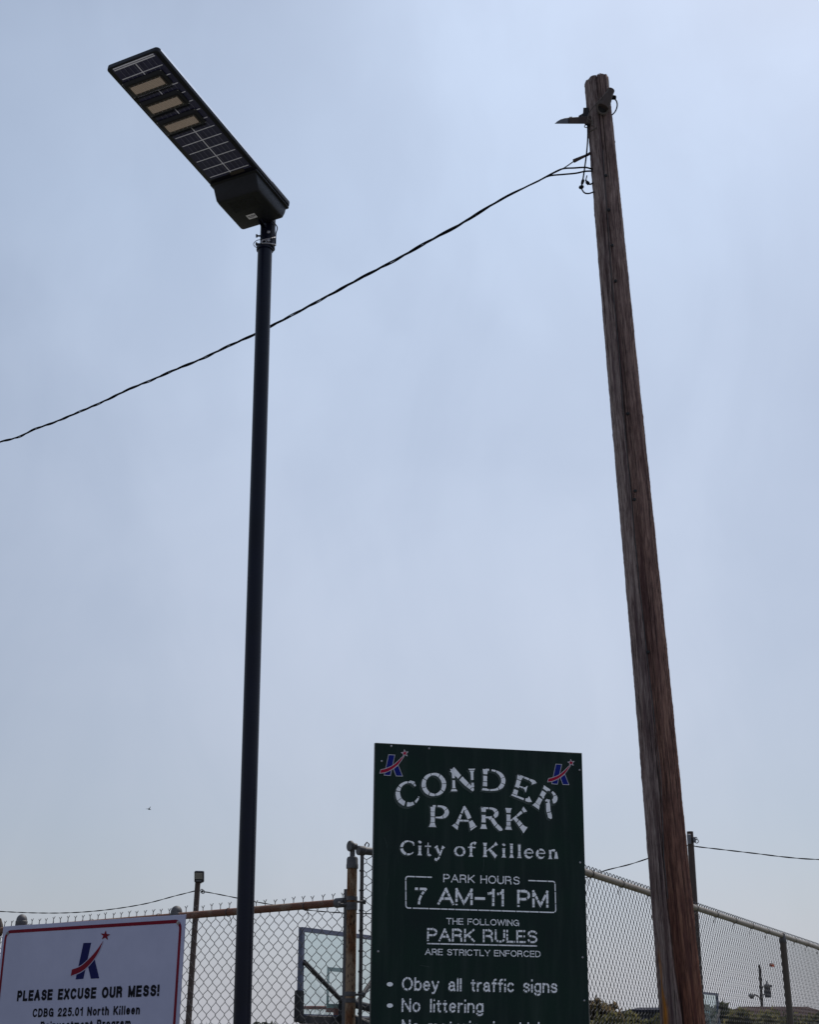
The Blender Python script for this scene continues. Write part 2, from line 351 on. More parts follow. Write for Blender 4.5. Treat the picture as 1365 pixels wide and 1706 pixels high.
# ================================================================ LETTERING (strokes drawn as ribbons)
def arc(cx, cy, rx, ry, a0, a1, n=14): return [(cx + rx * math.cos(R_(a0 + (a1 - a0) * k / n)), cy + ry * math.sin(R_(a0 + (a1 - a0) * k / n))) for k in range(n + 1)]
XH = .70
_S = [(.56, .84)] + arc(.31, .765, .25, .235, 25, 270, 14)[1:] + arc(.31, .265, .27, .265, 90, -160, 16)[1:]
_s = [(.40, .56)] + arc(.215, .535, .185, .165, 30, 262, 10)[1:] + arc(.215, .185, .20, .185, 82, -155, 12)[1:]
def bowl(x, x1, yb, yt): r = (yt - yb) / 2; return [(x, yt), (max(x1 - r * .9, x + .02), yt)] + arc(max(x1 - r * .9, x + .02), (yt + yb) / 2, x1 - max(x1 - r * .9, x + .02), r, 90, -90, 12) + [(x, yb)]
_a = [[(.03, .52)] + arc(.21, .53, .17, .17, 150, 0, 10) + [(.38, .14), (.43, 0)], [(.38, .40), (.20, .37)] + arc(.17, .19, .17, .185, 90, 270, 10) + [(.30, .05), (.38, .17)]]
_e = [[(.0, .37), (.42, .37)] + arc(.21, .35, .21, .35, 4, 318, 22)]
SANS = {  # advance width, strokes
 'A': (.66, [[(0, 0), (.33, 1)], [(.33, 1), (.66, 0)], [(.13, .34), (.53, .34)]]),
 'B': (.56, [[(0, 0), (0, 1)], bowl(0, .48, .53, 1), bowl(0, .56, 0, .53)]),
 'C': (.66, [arc(.34, .5, .34, .5, 42, 318, 24)]),
 'D': (.60, [[(0, 0), (0, 1)], [(.05, 1), (.26, 1)] + arc(.26, .5, .34, .5, 80, -80, 18) + [(.26, 0), (.05, 0)]]),
 'E': (.50, [[(0, 0), (0, 1)], [(0, 1), (.5, 1)], [(0, .52), (.46, .52)], [(0, 0), (.5, 0)]]),
 'F': (.47, [[(0, 0), (0, 1)], [(0, 1), (.47, 1)], [(0, .50), (.42, .50)]]),
 'G': (.68, [arc(.34, .5, .34, .5, 45, 335, 26), [(.66, 0), (.66, .46), (.38, .46)]]),
 'H': (.56, [[(0, 0), (0, 1)], [(.56, 0), (.56, 1)], [(0, .52), (.56, .52)]]),
 'I': (.0, [[(0, 0), (0, 1)]]),
 'K': (.58, [[(0, 0), (0, 1)], [(.55, 1), (0, .36)], [(.17, .56), (.58, 0)]]),
 'L': (.46, [[(0, 1), (0, 0), (.46, 0)]]),
 'M': (.70, [[(0, 0), (0, 1)], [(0, 1), (.35, .05), (.70, 1)], [(.70, 1), (.70, 0)]]),
 'N': (.56, [[(0, 0), (0, 1)], [(0, 1), (.56, 0)], [(.56, 0), (.56, 1)]]),
 'O': (.70, [arc(.35, .5, .35, .5, 90, 450, 32)]),
 'P': (.54, [[(0, 0), (0, 1)], bowl(0, .54, .45, 1)]),
 'R': (.58, [[(0, 0), (0, 1)], bowl(0, .54, .48, 1), [(.26, .48), (.46, .42), (.53, .25), (.55, 0)]]),
 'S': (.58, [_S]),
 'T': (.58, [[(0, 1), (.58, 1)], [(.29, 1), (.29, 0)]]),
 'U': (.56, [[(0, 1), (0, .28)] + arc(.28, .28, .28, .28, 180, 360, 14) + [(.56, 1)]]),
 'W': (.90, [[(0, 1), (.22, 0), (.45, .95), (.68, 0), (.90, 1)]]),
 'X': (.56, [[(0, 0), (.56, 1)], [(0, 1), (.56, 0)]]),
 'Y': (.60, [[(0, 1), (.30, .44), (.60, 1)], [(.30, .44), (.30, 0)]]),
 '0': (.50, [arc(.25, .5, .25, .5, 90, 450, 26)]),
 '1': (.30, [[(.0, .76), (.14, .80), (.24, .92), (.26, 1)], [(.26, 1), (.26, 0)]]),
 '2': (.50, [[(.01, .70)] + arc(.25, .75, .23, .25, 165, -25, 14) + [(.36, .44), (.06, .16), (0, 0), (.5, 0)]]),
 '5': (.50, [[(.46, 1), (.10, 1), (.05, .58)] + arc(.24, .33, .26, .33, 112, -138, 16)]),
 '7': (.50, [[(0, 1), (.5, 1)], [(.5, .98), (.30, .62), (.19, .28), (.16, 0)]]),
 '-': (.34, [[(0, .42), (.34, .42)]]), '.': (.0, [[(0, 0), (0, .03)]]), '!': (.0, [[(0, .44), (0, 1)], [(0, 0), (0, .01)]]),
 'a': (.43, _a), 'c': (.40, [arc(.22, .35, .22, .35, 42, 318, 20)]),
 'b': (.44, [[(0, 0), (0, 1)], arc(.22, .35, .22, .35, 90, 450, 24)]), 'd': (.44, [[(.44, 0), (.44, 1)], arc(.22, .35, .22, .35, 90, 450, 24)]),
 'e': (.42, _e), 'f': (.26, [[(.11, 0), (.11, .80)] + arc(.23, .82, .12, .18, 180, 80, 8), [(0, .66), (.26, .66)]]),
 'g': (.44, [arc(.22, .36, .22, .34, 90, 450, 24), [(.44, .68), (.44, .0)] + arc(.22, -.06, .22, .22, 0, -155, 12)]),
 'h': (.42, [[(0, 0), (0, 1)], [(0, .45)] + arc(.21, .48, .21, .22, 170, 0, 10) + [(.42, 0)]]),
 'i': (.0, [[(0, 0), (0, .58)], [(0, .98), (0, 1)]]), 'l': (.0, [[(0, 0), (0, 1)]]),
 'm': (.70, [[(0, 0), (0, XH)], [(0, .45)] + arc(.175, .50, .175, .20, 170, 0, 8) + [(.35, 0)], [(.35, .45)] + arc(.525, .50, .175, .20, 170, 0, 8) + [(.70, 0)]]),
 'n': (.42, [[(0, 0), (0, XH)], [(0, .45)] + arc(.21, .48, .21, .22, 170, 0, 10) + [(.42, 0)]]),
 'o': (.46, [arc(.23, .35, .23, .35, 90, 450, 26)]), 'r': (.26, [[(0, 0), (0, XH)], [(0, .42), (.07, .60), (.17, .68), (.26, .68)]]),
 's': (.42, [_s]), 't': (.24, [[(.10, .88), (.10, .14)] + arc(.21, .12, .11, .12, 180, 275, 6), [(0, .66), (.24, .66)]]),
 'v': (.44, [[(0, XH), (.22, 0), (.44, XH)]]),
 'y': (.44, [[(0, XH), (.22, .02)], [(.44, XH), (.20, -.10), (.13, -.24), (.02, -.26)]]),
 'z': (.38, [[(0, XH), (.38, XH), (0, 0), (.38, 0)]]),
}
# flared, serif-like capitals and small letters: every stroke carries its own width along the way
def fl(pts, ws):
    n = len(pts); return [(p[0], p[1], np.interp(k / (n - 1), np.linspace(0, 1, len(ws)), ws)) for k, p in enumerate(pts)]
def stem(x, y0, y1, w=.15, a=.30, b=.30): return [(x, y0, a), (x, y0 + .035, a * .86), (x, y0 + (y1 - y0) * .18, w * 1.12), (x, (y0 + y1) / 2, w), (x, y1 - (y1 - y0) * .18, w * 1.12), (x, y1 - .035, b * .86), (x, y1, b)]
_FC = arc(.42, .5, .37, .46, 50, 320, 26)
FLARE = {
 'C': (.80, [fl(_FC, [.05, .09, .16, .19, .18, .11, .05]), [(.62, .96, .03), (.70, .82, .13), (.73, .66, .05)]]),
 'O': (.94, [fl(arc(.47, .5, .39, .455, 90, 450, 36), [.08, .15, .19, .15, .08, .15, .19, .15, .08])]),
 'N': (.98, [stem(.16, 0, 1, .11, .30, .26), [(.12, .99, .26), (.34, .70, .20), (.62, .32, .20), (.86, .02, .10)], stem(.84, .02, 1, .11, .10, .30)]),
 'D': (.92, [stem(.17, 0, 1, .17, .28, .28), fl([(.17, .965), (.36, .965)] + arc(.40, .5, .42, .455, 85, -85, 20) + [(.36, .035), (.17, .035)], [.07, .08, .17, .19, .17, .08, .07])]),
 'E': (.80, [stem(.17, 0, 1, .17, .28, .28), [(.17, .96, .07), (.55, .96, .08), (.70, .93, .15), (.74, .86, .24)], [(.24, .51, .04), (.46, .51, .08), (.53, .51, .30)], [(.17, .04, .07), (.56, .04, .08), (.70, .08, .16), (.76, .16, .26)]]),
 'R': (.86, [stem(.17, 0, 1, .17, .32, .28), fl([(.17, .96), (.36, .96)] + arc(.38, .745, .27, .215, 85, -85, 14) + [(.20, .53)], [.07, .09, .17, .18, .14, .06]), [(.36, .52, .07), (.50, .42, .16), (.62, .20, .17), (.78, .02, .17), (.86, -.02, .06)]]),
 'P': (.78, [stem(.17, 0, 1, .17, .34, .28), fl([(.17, .96), (.38, .96)] + arc(.40, .70, .28, .26, 85, -85, 14) + [(.22, .44)], [.07, .09, .18, .19, .14, .05])]),
 'A': (.96, [[(.13, 0, .30), (.15, .04, .26), (.23, .22, .13), (.36, .62, .09), (.47, .98, .06)], [(.46, 1.0, .10), (.58, .70, .18), (.72, .30, .19), (.80, .06, .28), (.83, 0, .34)], [(.26, .34, .07), (.64, .34, .07)]]),
 'K': (.92, [stem(.17, 0, 1, .17, .32, .30), [(.80, .99, .26), (.70, .88, .13), (.46, .62, .08), (.24, .42, .06)], [(.38, .56, .12), (.54, .36, .19), (.72, .08, .22), (.80, 0, .34)]]),
 'i': (.34, [stem(.17, 0, .66, .16, .32, .24), [(.15, .84, .12), (.17, .90, .22), (.17, .96, .22), (.18, 1.0, .12)]]),
 'l': (.34, [stem(.17, 0, 1.0, .16, .32, .24)]),
 't': (.44, [fl([(.20, .90), (.20, .16)] + arc(.32, .15, .12, .13, 180, 300, 8), [.05, .20, .16, .12, .05]), [(.02, .64, .06), (.40, .64, .09)]]),
 'y': (.62, [[(.10, .66, .26), (.17, .52, .16), (.33, .06, .15)], [(.54, .66, .22), (.46, .50, .12), (.30, -.08, .10), (.20, -.26, .12)], [(.04, -.22, .14), (.14, -.28, .17), (.22, -.24, .12)]]),
 'o': (.58, [fl(arc(.29, .34, .23, .305, 90, 450, 30), [.06, .13, .16, .13, .06, .13, .16, .13, .06])]),
 'f': (.46, [stem(.18, 0, .62, .15, .32, .16), fl([(.18, .62), (.18, .78)] + arc(.32, .80, .14, .17, 180, 75, 8) + [(.42, .90)], [.16, .15, .10, .10, .20]), [(.02, .64, .06), (.40, .64, .08)]]),
 'e': (.56, [fl([(.10, .38), (.46, .38)] + arc(.28, .35, .215, .30, 10, 325, 26), [.06, .07, .12, .12, .16, .15, .12, .05])]),
 'n': (.62, [stem(.15, 0, .64, .15, .30, .22), fl([(.15, .50), (.24, .62), (.36, .63), (.45, .54), (.47, .36), (.47, 0)], [.05, .10, .15, .15, .16, .30])]),
}
class Panel:
    """a flat board: origin, u (right), v (up), n (towards the viewer)"""
    def __init__(s, o, u, v):
        s.o = np.asarray(o, float); s.u = unit(u); s.v = unit(v); s.n = unit(np.cross(s.u, s.v))
    def uv(s, px, py, lift=0.0):
        p = on_plane(px, py, s.o + s.n * lift, s.n) - s.o; return np.array([np.dot(p, s.u), np.dot(p, s.v)])
    def pt(s, uv, h=0.0): return s.o + s.u * uv[0] + s.v * uv[1] + s.n * h
def resample(pts, step):
    out_ = [tuple(pts[0])]
    for a, b in zip(pts[:-1], pts[1:]):
        a = np.asarray(a, float); b = np.asarray(b, float); d = np.linalg.norm((b - a)[:2]); k = max(1, int(math.ceil(d / step)))
        for i in range(1, k + 1): out_.append(tuple(a + (b - a) * i / k))
    return out_
def ribbon(mb, panel, pts, h, widen=1.0, shift=(0, 0), rng=None, crack=None, gap=.0012, big=.12, biggap=.006):
    """pts: (u, v, width) on the panel; with rng the ribbon breaks up into flakes with thin cracks between"""
    P = np.array(pts, float); n = len(P)
    if n < 2: return
    t = np.zeros((n, 2)); nn = np.zeros((n, 2)); sc = np.ones(n)
    seg = P[1:, :2] - P[:-1, :2]; ln = np.maximum(np.linalg.norm(seg, axis=1), 1e-9); sd = seg / ln[:, None]
    closed = np.linalg.norm(P[0, :2] - P[-1, :2]) < 1e-6
    for k in range(n):
        a = sd[k - 1] if k > 0 else (sd[-1] if closed else sd[0]); b = sd[k] if k < n - 1 else (sd[0] if closed else sd[-1])
        m = a + b; L_ = np.linalg.norm(m); m = m / L_ if L_ > 1e-6 else a
        nn[k] = (-m[1], m[0]); sc[k] = min(1.7, 1 / max(.4, np.dot(m, a)))
    s = np.concatenate([[0], np.cumsum(ln)])
    cuts = []
    if rng is not None:
        x = rng.uniform(.2, .8) * crack
        while x < s[-1]:
            w = biggap * rng.uniform(.6, 1.4) if rng.random() < big else gap * rng.uniform(.7, 1.5)
            cuts.append((x, x + w)); x += w + crack * rng.uniform(.55, 1.5)
    spans = []; a = 0.0
    for c0, c1 in cuts: spans.append((a, min(c0, s[-1]))); a = c1
    if a < s[-1]: spans.append((a, s[-1]))
    for a, b in spans:
        if b - a < 1e-4: continue
        ss = np.concatenate([[a], s[(s > a + 1e-5) & (s < b - 1e-5)], [b]])
        vs = []
        for q in ss:
            u_ = np.interp(q, s, P[:, 0]); v_ = np.interp(q, s, P[:, 1]); w_ = np.interp(q, s, P[:, 2] * sc) * .5 * widen
            nx = np.interp(q, s, nn[:, 0]); ny = np.interp(q, s, nn[:, 1]); L_ = math.hypot(nx, ny) or 1
            j0, j1 = (rng.uniform(.9, 1.0), rng.uniform(.9, 1.0)) if rng is not None else (1, 1)
            vs.append(panel.pt((u_ + nx / L_ * w_ * j0 + shift[0], v_ + ny / L_ * w_ * j0 + shift[1]), h))
            vs.append(panel.pt((u_ - nx / L_ * w_ * j1 + shift[0], v_ - ny / L_ * w_ * j1 + shift[1]), h))
        mb.add(vs, [(2 * k, 2 * k + 1, 2 * k + 3, 2 * k + 2) for k in range(len(ss) - 1)])
def text_layout(s, font, track, space):
    x = 0; o = []
    for ch in s:
        if ch == ' ': x += space; continue
        w, st = font[ch]; o.append((x, st)); x += w + track
    return o, x - track
def text_line(panel, s, p0, p1, cap_px, sw, font=None, track=.22, space=.45, h=.0025, rng=None, crack=.035, gap=.0012, big=.12, ghost=None, mb=None, biggap=.006):
    """set s between two photo points p0, p1 on its baseline, with caps cap_px tall; sw = stroke / cap height"""
    font = font or SANS; mb = mb or MB()
    a = panel.uv(*p0); b = panel.uv(*p1); c = panel.uv(p0[0], p0[1] - cap_px); H = np.linalg.norm(c - a)
    o, tot = text_layout(s, font, track, space); e = unit(b - a); up = np.array([-e[1], e[0]]); W = np.linalg.norm(b - a)
    flare = font is FLARE
    sx = (W if flare else W - H * sw) / tot; x0 = 0 if flare else H * sw / 2
    for k, (x, sts) in enumerate(o):
        for i, st in enumerate(sts):
            pts = []
            for q in st:
                yy = q[1] * H if flare else H * sw / 2 + q[1] * (H - H * sw)
                xx = x0 + (x + q[0]) * sx
                w = q[2] * H * 1.16 if len(q) > 2 else H * sw
                uvp = a + e * xx + up * yy; pts.append((uvp[0], uvp[1], w))
            if not flare and math.dist(pts[0][:2], pts[-1][:2]) > 1e-6:
                for i0, i1 in ((0, 1), (-1, -2)):
                    d_ = np.array(pts[i0][:2]) - np.array(pts[i1][:2]); d_ = d_ / max(1e-9, np.linalg.norm(d_)) * pts[i0][2] * .48; pts[i0] = (pts[i0][0] + d_[0], pts[i0][1] + d_[1], pts[i0][2])
            pts = resample(pts, .006)
            dz = .0002 * ((k * 5 + i) % 9)
            if ghost is not None: ribbon(ghost, panel, pts, .0012 + dz * .3, 1.35, (-.003, -.0045))
            ribbon(mb, panel, pts, h + dz, 1.0, (0, 0), rng, crack, gap, big, biggap)
    return mb
def poly(mb, panel, pix, h, uvs=None):
    q = uvs if uvs is not None else [panel.uv(*p) for p in pix]
    mb.add([panel.pt(p, h) for p in q], [tuple(range(len(q)))])
def strip(mb, panel, up_, lo_, h):
    n = len(up_); mb.add([panel.pt(p, h) for p in up_] + [panel.pt(p, h) for p in lo_], [(k, k + 1, n + k + 1, n + k) for k in range(n - 1)])
def star(panel, c_px, r_px, rot=90, inner=.40):
    return [panel.uv(c_px[0] + (r_px if k % 2 == 0 else r_px * inner) * math.cos(R_(rot + 36 * k)), c_px[1] - (r_px if k % 2 == 0 else r_px * inner) * math.sin(R_(rot + 36 * k))) for k in range(10)]
def spline2(pts, n=8): return [np.array(p[:2]) for p in smooth_path([(x, y, 0) for x, y in pts], n)]

# ================================================================ GREEN PARK SIGN
A = at(626, 1238, 7.2); B = at_z(970, 1255, A[2] + .0115)
us = unit(B - A); lean = R_(4.0); v0 = unit(Zv - us * us[2]); nh = unit(np.cross(us, v0)); vs_ = unit(v0 * math.cos(lean) + nh * math.sin(lean))
GS = Panel(A, us, vs_); GW = float(np.linalg.norm(B - A)); GH = 2.25
base = GS.pt((GW / 2, -GH)); base[2] = 0
ps = thing('park_sign', base, 'tall dark green park rules board with flaking white lettering', 'sign')
m = MB(); c = GS.pt((GW / 2, -GH / 2), -.006); m.box(c, (GS.u, GS.v, GS.n), (GW / 2, GH / 2, .006), .0015); obj('panel', m, M['sign_green'], ps)
m = MB()                                                           # thin metal angle round the back of the board
for (cu, cv, hu, hv) in ((GW / 2, -.002, GW / 2 + .001, .004), (.002, -GH / 2, .003, GH / 2 - .006), (GW - .002, -GH / 2, .003, GH / 2 - .006)):
    m.box(GS.pt((cu, cv), -.014), (GS.u, GS.v, GS.n), (hu, hv, .012))
obj('edge_trim', m, M['sign_edge'], ps)
for fx in (.16, .84):
    m = MB(); p = GS.pt((GW * fx, -.05), -.07); q = GS.pt((GW * fx, -GH), -.07); q = q + (q - p) * ((q[2] + .1) / max(1e-6, p[2] - q[2])); m.box((p + q) / 2, (GS.u, GS.v, GS.n), (.03, np.linalg.norm(p - q) / 2, .03), .004); obj('post', m, M['galv'], ps)
for (x, y) in ((715, 1247), (966, 1283), (967, 1437), (971, 1595), (974, 1667), (630, 1585), (636, 1268), (652, 1243)):
    m = MB(); m.lathe(GS.pt(GS.uv(x, y), 0), [(.0055, 0), (.0055, .002), (.0032, .004), (.0008, .0045)], 10, GS.n); obj('screw', m, M['steel'], ps, True)
rs = random.Random(5); gh = MB()
# arched place name: each letter sits on the arch with its own turn (centre pixel, cap height px, width px, turn deg)
m = MB()
for ch, cx_, cy_, hp, wp, turn in (('C', 680, 1322, 40, 39, 24), ('O', 723, 1307, 38, 41, 9), ('N', 771, 1299.5, 37, 45, 3), ('D', 822, 1300, 36, 43, -2), ('E', 872, 1313, 38, 36, -18), ('R', 912, 1335, 40, 38, -31)):
    c0 = GS.uv(cx_, cy_); H = np.linalg.norm(GS.uv(cx_, cy_ - hp / 2) - GS.uv(cx_, cy_ + hp / 2)); Wd = np.linalg.norm(GS.uv(cx_ + wp / 2, cy_) - GS.uv(cx_ - wp / 2, cy_))
    adv, sts = FLARE[ch]; ca, sa = math.cos(R_(turn)), math.sin(R_(turn))
    for i, st in enumerate(sts):
        pts = []
        for q in st:
            x = (q[0] / adv - .5) * Wd; y = (q[1] - .5) * H; pts.append((c0[0] + x * ca - y * sa, c0[1] + x * sa + y * ca, q[2] * H * 1.16))
        pts = resample(pts, .006)
        ribbon(gh, GS, pts, .0012 + .0001 * i, 1.30, (-.006, -.009)); ribbon(m, GS, pts, .0026 + .0003 * i, 1.0, (0, 0), rs, .034, .0032, .38, .013)
obj('name_lettering', m, M['letter'], ps)

def words(name, lines, m_, parent, panel=None):
    m = MB()
    for (args, kw) in lines: text_line(panel, *args, mb=m, **kw)
    return obj(name, m, m_, parent)
def W(*a, **k): return (a, k)
BIGW = dict(font=FLARE, rng=rs, ghost=gh)
words('park_lettering', [W('PARK', (713, 1377.5), (881, 1383.5), 36.5, .15, track=.06, crack=.034, gap=.0032, big=.38, biggap=.012, **BIGW)], M['letter'], ps, GS)
words('city_lettering', [W('City', (667.5, 1424), (741.5, 1426), 24, .15, track=.09, crack=.026, gap=.0024, big=.2, biggap=.006, **BIGW),
                    W('of', (756.5, 1426), (794, 1427.5), 24, .15, track=.10, crack=.026, gap=.0024, big=.2, biggap=.006, **BIGW),
                    W('Killeen', (803, 1427.5), (931.5, 1431.5), 23.5, .15, track=.08, crack=.026, gap=.0024, big=.2, biggap=.006, **BIGW)], M['letter'], ps, GS)
SM = dict(rng=rs, crack=.020, gap=.0016, big=.06, biggap=.003)
words('heading_lettering', [W('PARK HOURS', (738.5, 1469.7), (866, 1474), 13.7, .145, track=.22, space=.46, **SM)], M['letter'], ps, GS)
MD = dict(rng=rs, crack=.026, gap=.0028, big=.35, biggap=.008, ghost=gh)
words('hours_lettering', [W('7', (691, 1506.5), (711, 1507), 28, .15, **MD), W('AM', (729, 1507), (787.5, 1508.8), 28.5, .15, track=.16, **MD), W('-', (791, 1508.9), (808.5, 1509.4), 28.5, .15, ghost=gh),
                     W('1', (812.5, 1509), (825, 1509.6), 28.5, .15, **MD), W('1', (828.5, 1509.6), (841, 1510), 28.5, .15, **MD), W('PM', (862, 1510.8), (914, 1512.2), 28.5, .15, track=.22, **MD)], M['letter'], ps, GS)
m = MB()                                                           # ruled box round the hours, open at the top for the heading
def uvl(pts, w): return [(*GS.uv(*p), w) for p in pts]
def rnd(c, r, a0, a1): return [(c[0] + r * math.cos(R_(a)), c[1] - r * math.sin(R_(a))) for a in np.linspace(a0, a1, 6)]
bx = [(719.5, 1461.5)] + rnd((680, 1464.2), 4, 90, 180) + rnd((680.5, 1508.5), 4.2, 180, 270) + rnd((922, 1516), 4.2, 270, 360) + rnd((921, 1472.5), 4, 0, 90) + [(880.5, 1467)]
ribbon(m, GS, resample(uvl(bx, .0062), .006), .0026, rng=rs, crack=.06, gap=.0030, big=.1, biggap=.006); obj('hours_box', m, M['letter'], ps)
words('intro_lettering', [W('THE FOLLOWING', (743.5, 1540), (865.5, 1543), 10.8, .15, track=.20, space=.44, **SM)], M['letter'], ps, GS)
words('rules_lettering', [W('PARK RULES', (711.5, 1567.8), (895.5, 1571.5), 21.8, .15, track=.20, space=.44, rng=rs, crack=.018, gap=.0028, big=.35, biggap=.006, ghost=gh)], M['letter'], ps, GS)
m = MB(); ribbon(m, GS, resample(uvl([(711.5, 1572), (895, 1576)], .0065), .006), .0026, rng=rs, crack=.055, gap=.002, big=.1, biggap=.003); obj('underline', m, M['letter'], ps)
words('enforced_lettering', [W('ARE STRICTLY ENFORCED', (708, 1591), (901, 1594.8), 10.8, .15, track=.21, space=.42, **SM)], M['letter'], ps, GS)
RL = dict(rng=rs, crack=.020, gap=.0024, big=.2, biggap=.005, ghost=gh)
words('traffic_lettering', [W('Obey all traffic signs', (669.5, 1650), (929, 1654.3), 22.5, .14, track=.235, space=.62, **RL)], M['letter'], ps, GS)
words('littering_lettering', [W('No littering', (669, 1685.7), (805.5, 1687.6), 22.5, .14, track=.235, space=.62, **RL)], M['letter'], ps, GS)
words('lowest_lettering', [W('No motorized vehicles', (669, 1720.5), (925, 1724.5), 22, .14, track=.235, space=.62, **RL)], M['letter'], ps, GS)
for (x, y) in ((649.5, 1639.8), (649.5, 1675.2)):
    m = MB(); poly(m, GS, [(x + 5.2 * math.cos(t), y - 3.6 * math.sin(t)) for t in np.linspace(0, 2 * math.pi, 20, endpoint=False)], .0028); obj('bullet', m, M['letter'], ps)
obj('worn_lettering', gh, M['ghost'], ps)
for p0, p1 in (((648, 1464), (643.5, 1492)), ((806.5, 1431), (805, 1452)), ((700, 1608), (716, 1611)), ((925, 1480), (932, 1502)), ((640, 1395), (645, 1412))):
    m = MB(); ribbon(m, GS, uvl([p0, ((p0[0] + p1[0]) / 2 + .6, (p0[1] + p1[1]) / 2), p1], .0022), .0008); obj('scratch', m, M['ghost'], ps)
# emblem: slanted blue letter, red swoosh and star, all outlined in white
def emblem(panel, parent, f, mats, outline):
    blue = [[f(175, 135), f(257, 140), f(198, 408), f(118, 402)], [f(300, 272), f(357, 415), f(272, 412), f(238, 320)]]
    upc = [(72, 330), (140, 314), (222, 278), (285, 228), (330, 185), (368, 150)]; loc = [(58, 378), (130, 368), (215, 330), (292, 272), (338, 215), (376, 158)]
    su = [panel.uv(*f(*p)) for p in spline2(upc)]; sl_ = [panel.uv(*f(*p)) for p in spline2(loc)]
    c = f(385, 118); rr = abs(f(433, 118)[0] - c[0])
    m = MB()
    for q in blue: poly(m, panel, q, .0020)
    em = obj('emblem', m, mats[0], parent)
    m = MB(); strip(m, panel, su, sl_, .0030); poly(m, panel, None, .0030, star(panel, c, rr, 96)); obj('red_swoosh', m, mats[1], em)
    m = MB()
    if outline:
        for q in blue:
            k = [(*panel.uv(*p), outline) for p in q]; ribbon(m, panel, resample(k + [k[0]], .004), .0024)
        k = [(p[0], p[1], outline) for p in su + sl_[::-1]]; ribbon(m, panel, resample(k + [k[0]], .004), .0034)
        k = [(p[0], p[1], outline) for p in star(panel, c, rr, 96)]; ribbon(m, panel, resample(k + [k[0]], .004), .0034)
        obj('outline', m, M['emblem_line'], em)
    else:
        k = [(p[0], p[1], .012) for p in su]; ribbon(m, panel, k, .0024); k = [(p[0], p[1], .012) for p in sl_]; ribbon(m, panel, k, .0026); obj('outline', m, mats[2], em)
emblem(GS, ps, lambda x, y: (625 + x / 7.8, 1240 + y / 7.8), (M['emblem_blue'], M['emblem_red']), .0026)
emblem(GS, ps, lambda x, y: (926.4 + (x - 175) * .94 / 7.8, 1273.0 + (y - 135) * .96 / 7.8), (M['emblem_blue'], M['emblem_red']), .0026)

# ================================================================ CHAIN LINK
PITCH_W = .071
def chain(p0, p1, z0, z1, top, wr=.0024):
    """woven wire between two ground points; top = 'barb' or 'knuckle'"""
    p0 = np.asarray(p0, float)[:2]; p1 = np.asarray(p1, float)[:2]; Ln = np.linalg.norm(p1 - p0); s = (p1 - p0) / Ln; n = np.array([s[1], -s[0]])
    w = PITCH_W / 2; nw = int(Ln / w); kz = int(round((z1 - z0) / w)); k = np.arange(kz + 1); mb = MB()
    rr = random.Random(9)
    def p3(a, z, o): return (p0[0] + s[0] * a + n[0] * o, p0[1] + s[1] * a + n[1] * o, z)
    for i in range(nw):
        # neighbours hook into each other where one swings right and the next swings left
        right = ((k + i) % 2) == 0; vs = []; sg0 = np.where(right, 1, -1)
        jig = [rr.uniform(-.0015, .0015) for _ in k]
        for q in range(len(k)):
            ext = i * w + (w + wr * .8 if right[q] else -wr * .8); oz = wr * .9 * sg0[q]
            for da, dz in ((.0040, .0082), (0, 0), (.0040, -.0082)):
                ax = ext - sg0[q] * da; zz = z1 - q * w + dz + jig[q]
                vs += [p3(ax, zz + wr * 1.1, oz), p3(ax, zz, oz + wr), p3(ax, zz - wr * 1.1, oz), p3(ax, zz, oz - wr)]
        mb.add(vs, [(4 * q + c, 4 * q + (c + 1) % 4, 4 * q + 4 + (c + 1) % 4, 4 * q + 4 + c) for q in range(3 * len(k) - 1) for c in range(4)])
        if right[0]:
            x = i * w + w
            if top == 'barb':
                t = rr.uniform(-.006, .006); hgt = .030 + rr.uniform(-.004, .004)
                mb.tube([p3(x - .0015, z1, .0), p3(x + t * .3 + .0025, z1 + hgt * .5, .003), p3(x + t * .6 - .002, z1 + hgt, -.002), p3(x + t - .013, z1 + hgt + .016, 0)], wr * .95, 5)
                mb.tube([p3(x + .0015, z1, .0), p3(x + t * .3 - .0025, z1 + hgt * .5, -.003), p3(x + t * .6 + .002, z1 + hgt, .002), p3(x + t + .013, z1 + hgt + .014, .003)], wr * .95, 5)
            else:
                dx = rr.uniform(-.004, .004)
                mb.tube([p3(x - .011, z1 - .004, -.004), p3(x - .009 + dx, z1 + .020, -.006), p3(x + dx, z1 + .034, 0), p3(x + .010 + dx, z1 + .024, .006), p3(x + .008, z1 + .008, .004)], wr * 1.7, 5)
    return mb
HL = 2.44
f1 = at_z(570, 1505, HL); f2 = at_z(313, 1525, HL); ldir = unit((f2 - f1)[:2]); fn = np.array([ldir[1], -ldir[0]])   # fn: towards the viewer or away
if fn[1] > 0: fn = -fn
ld3 = np.array([*ldir, 0]); fn3 = np.array([*fn, 0])
def fence_at(px, off=0.0):
    """ground point on the left fence line seen in column px (at rail height)"""
    n = np.array([fn[0], fn[1], 0]); p = on_plane(px, 1515, f1 + n * off, n); return np.array([p[0], p[1], 0])
gp = fence_at(586); fe = gp + ld3 * 7.5
lf = thing('chain_link_fence', gp + ld3 * 2, 'low chain link fence with rusty top rail and twisted barbs behind the white notice', 'fence')
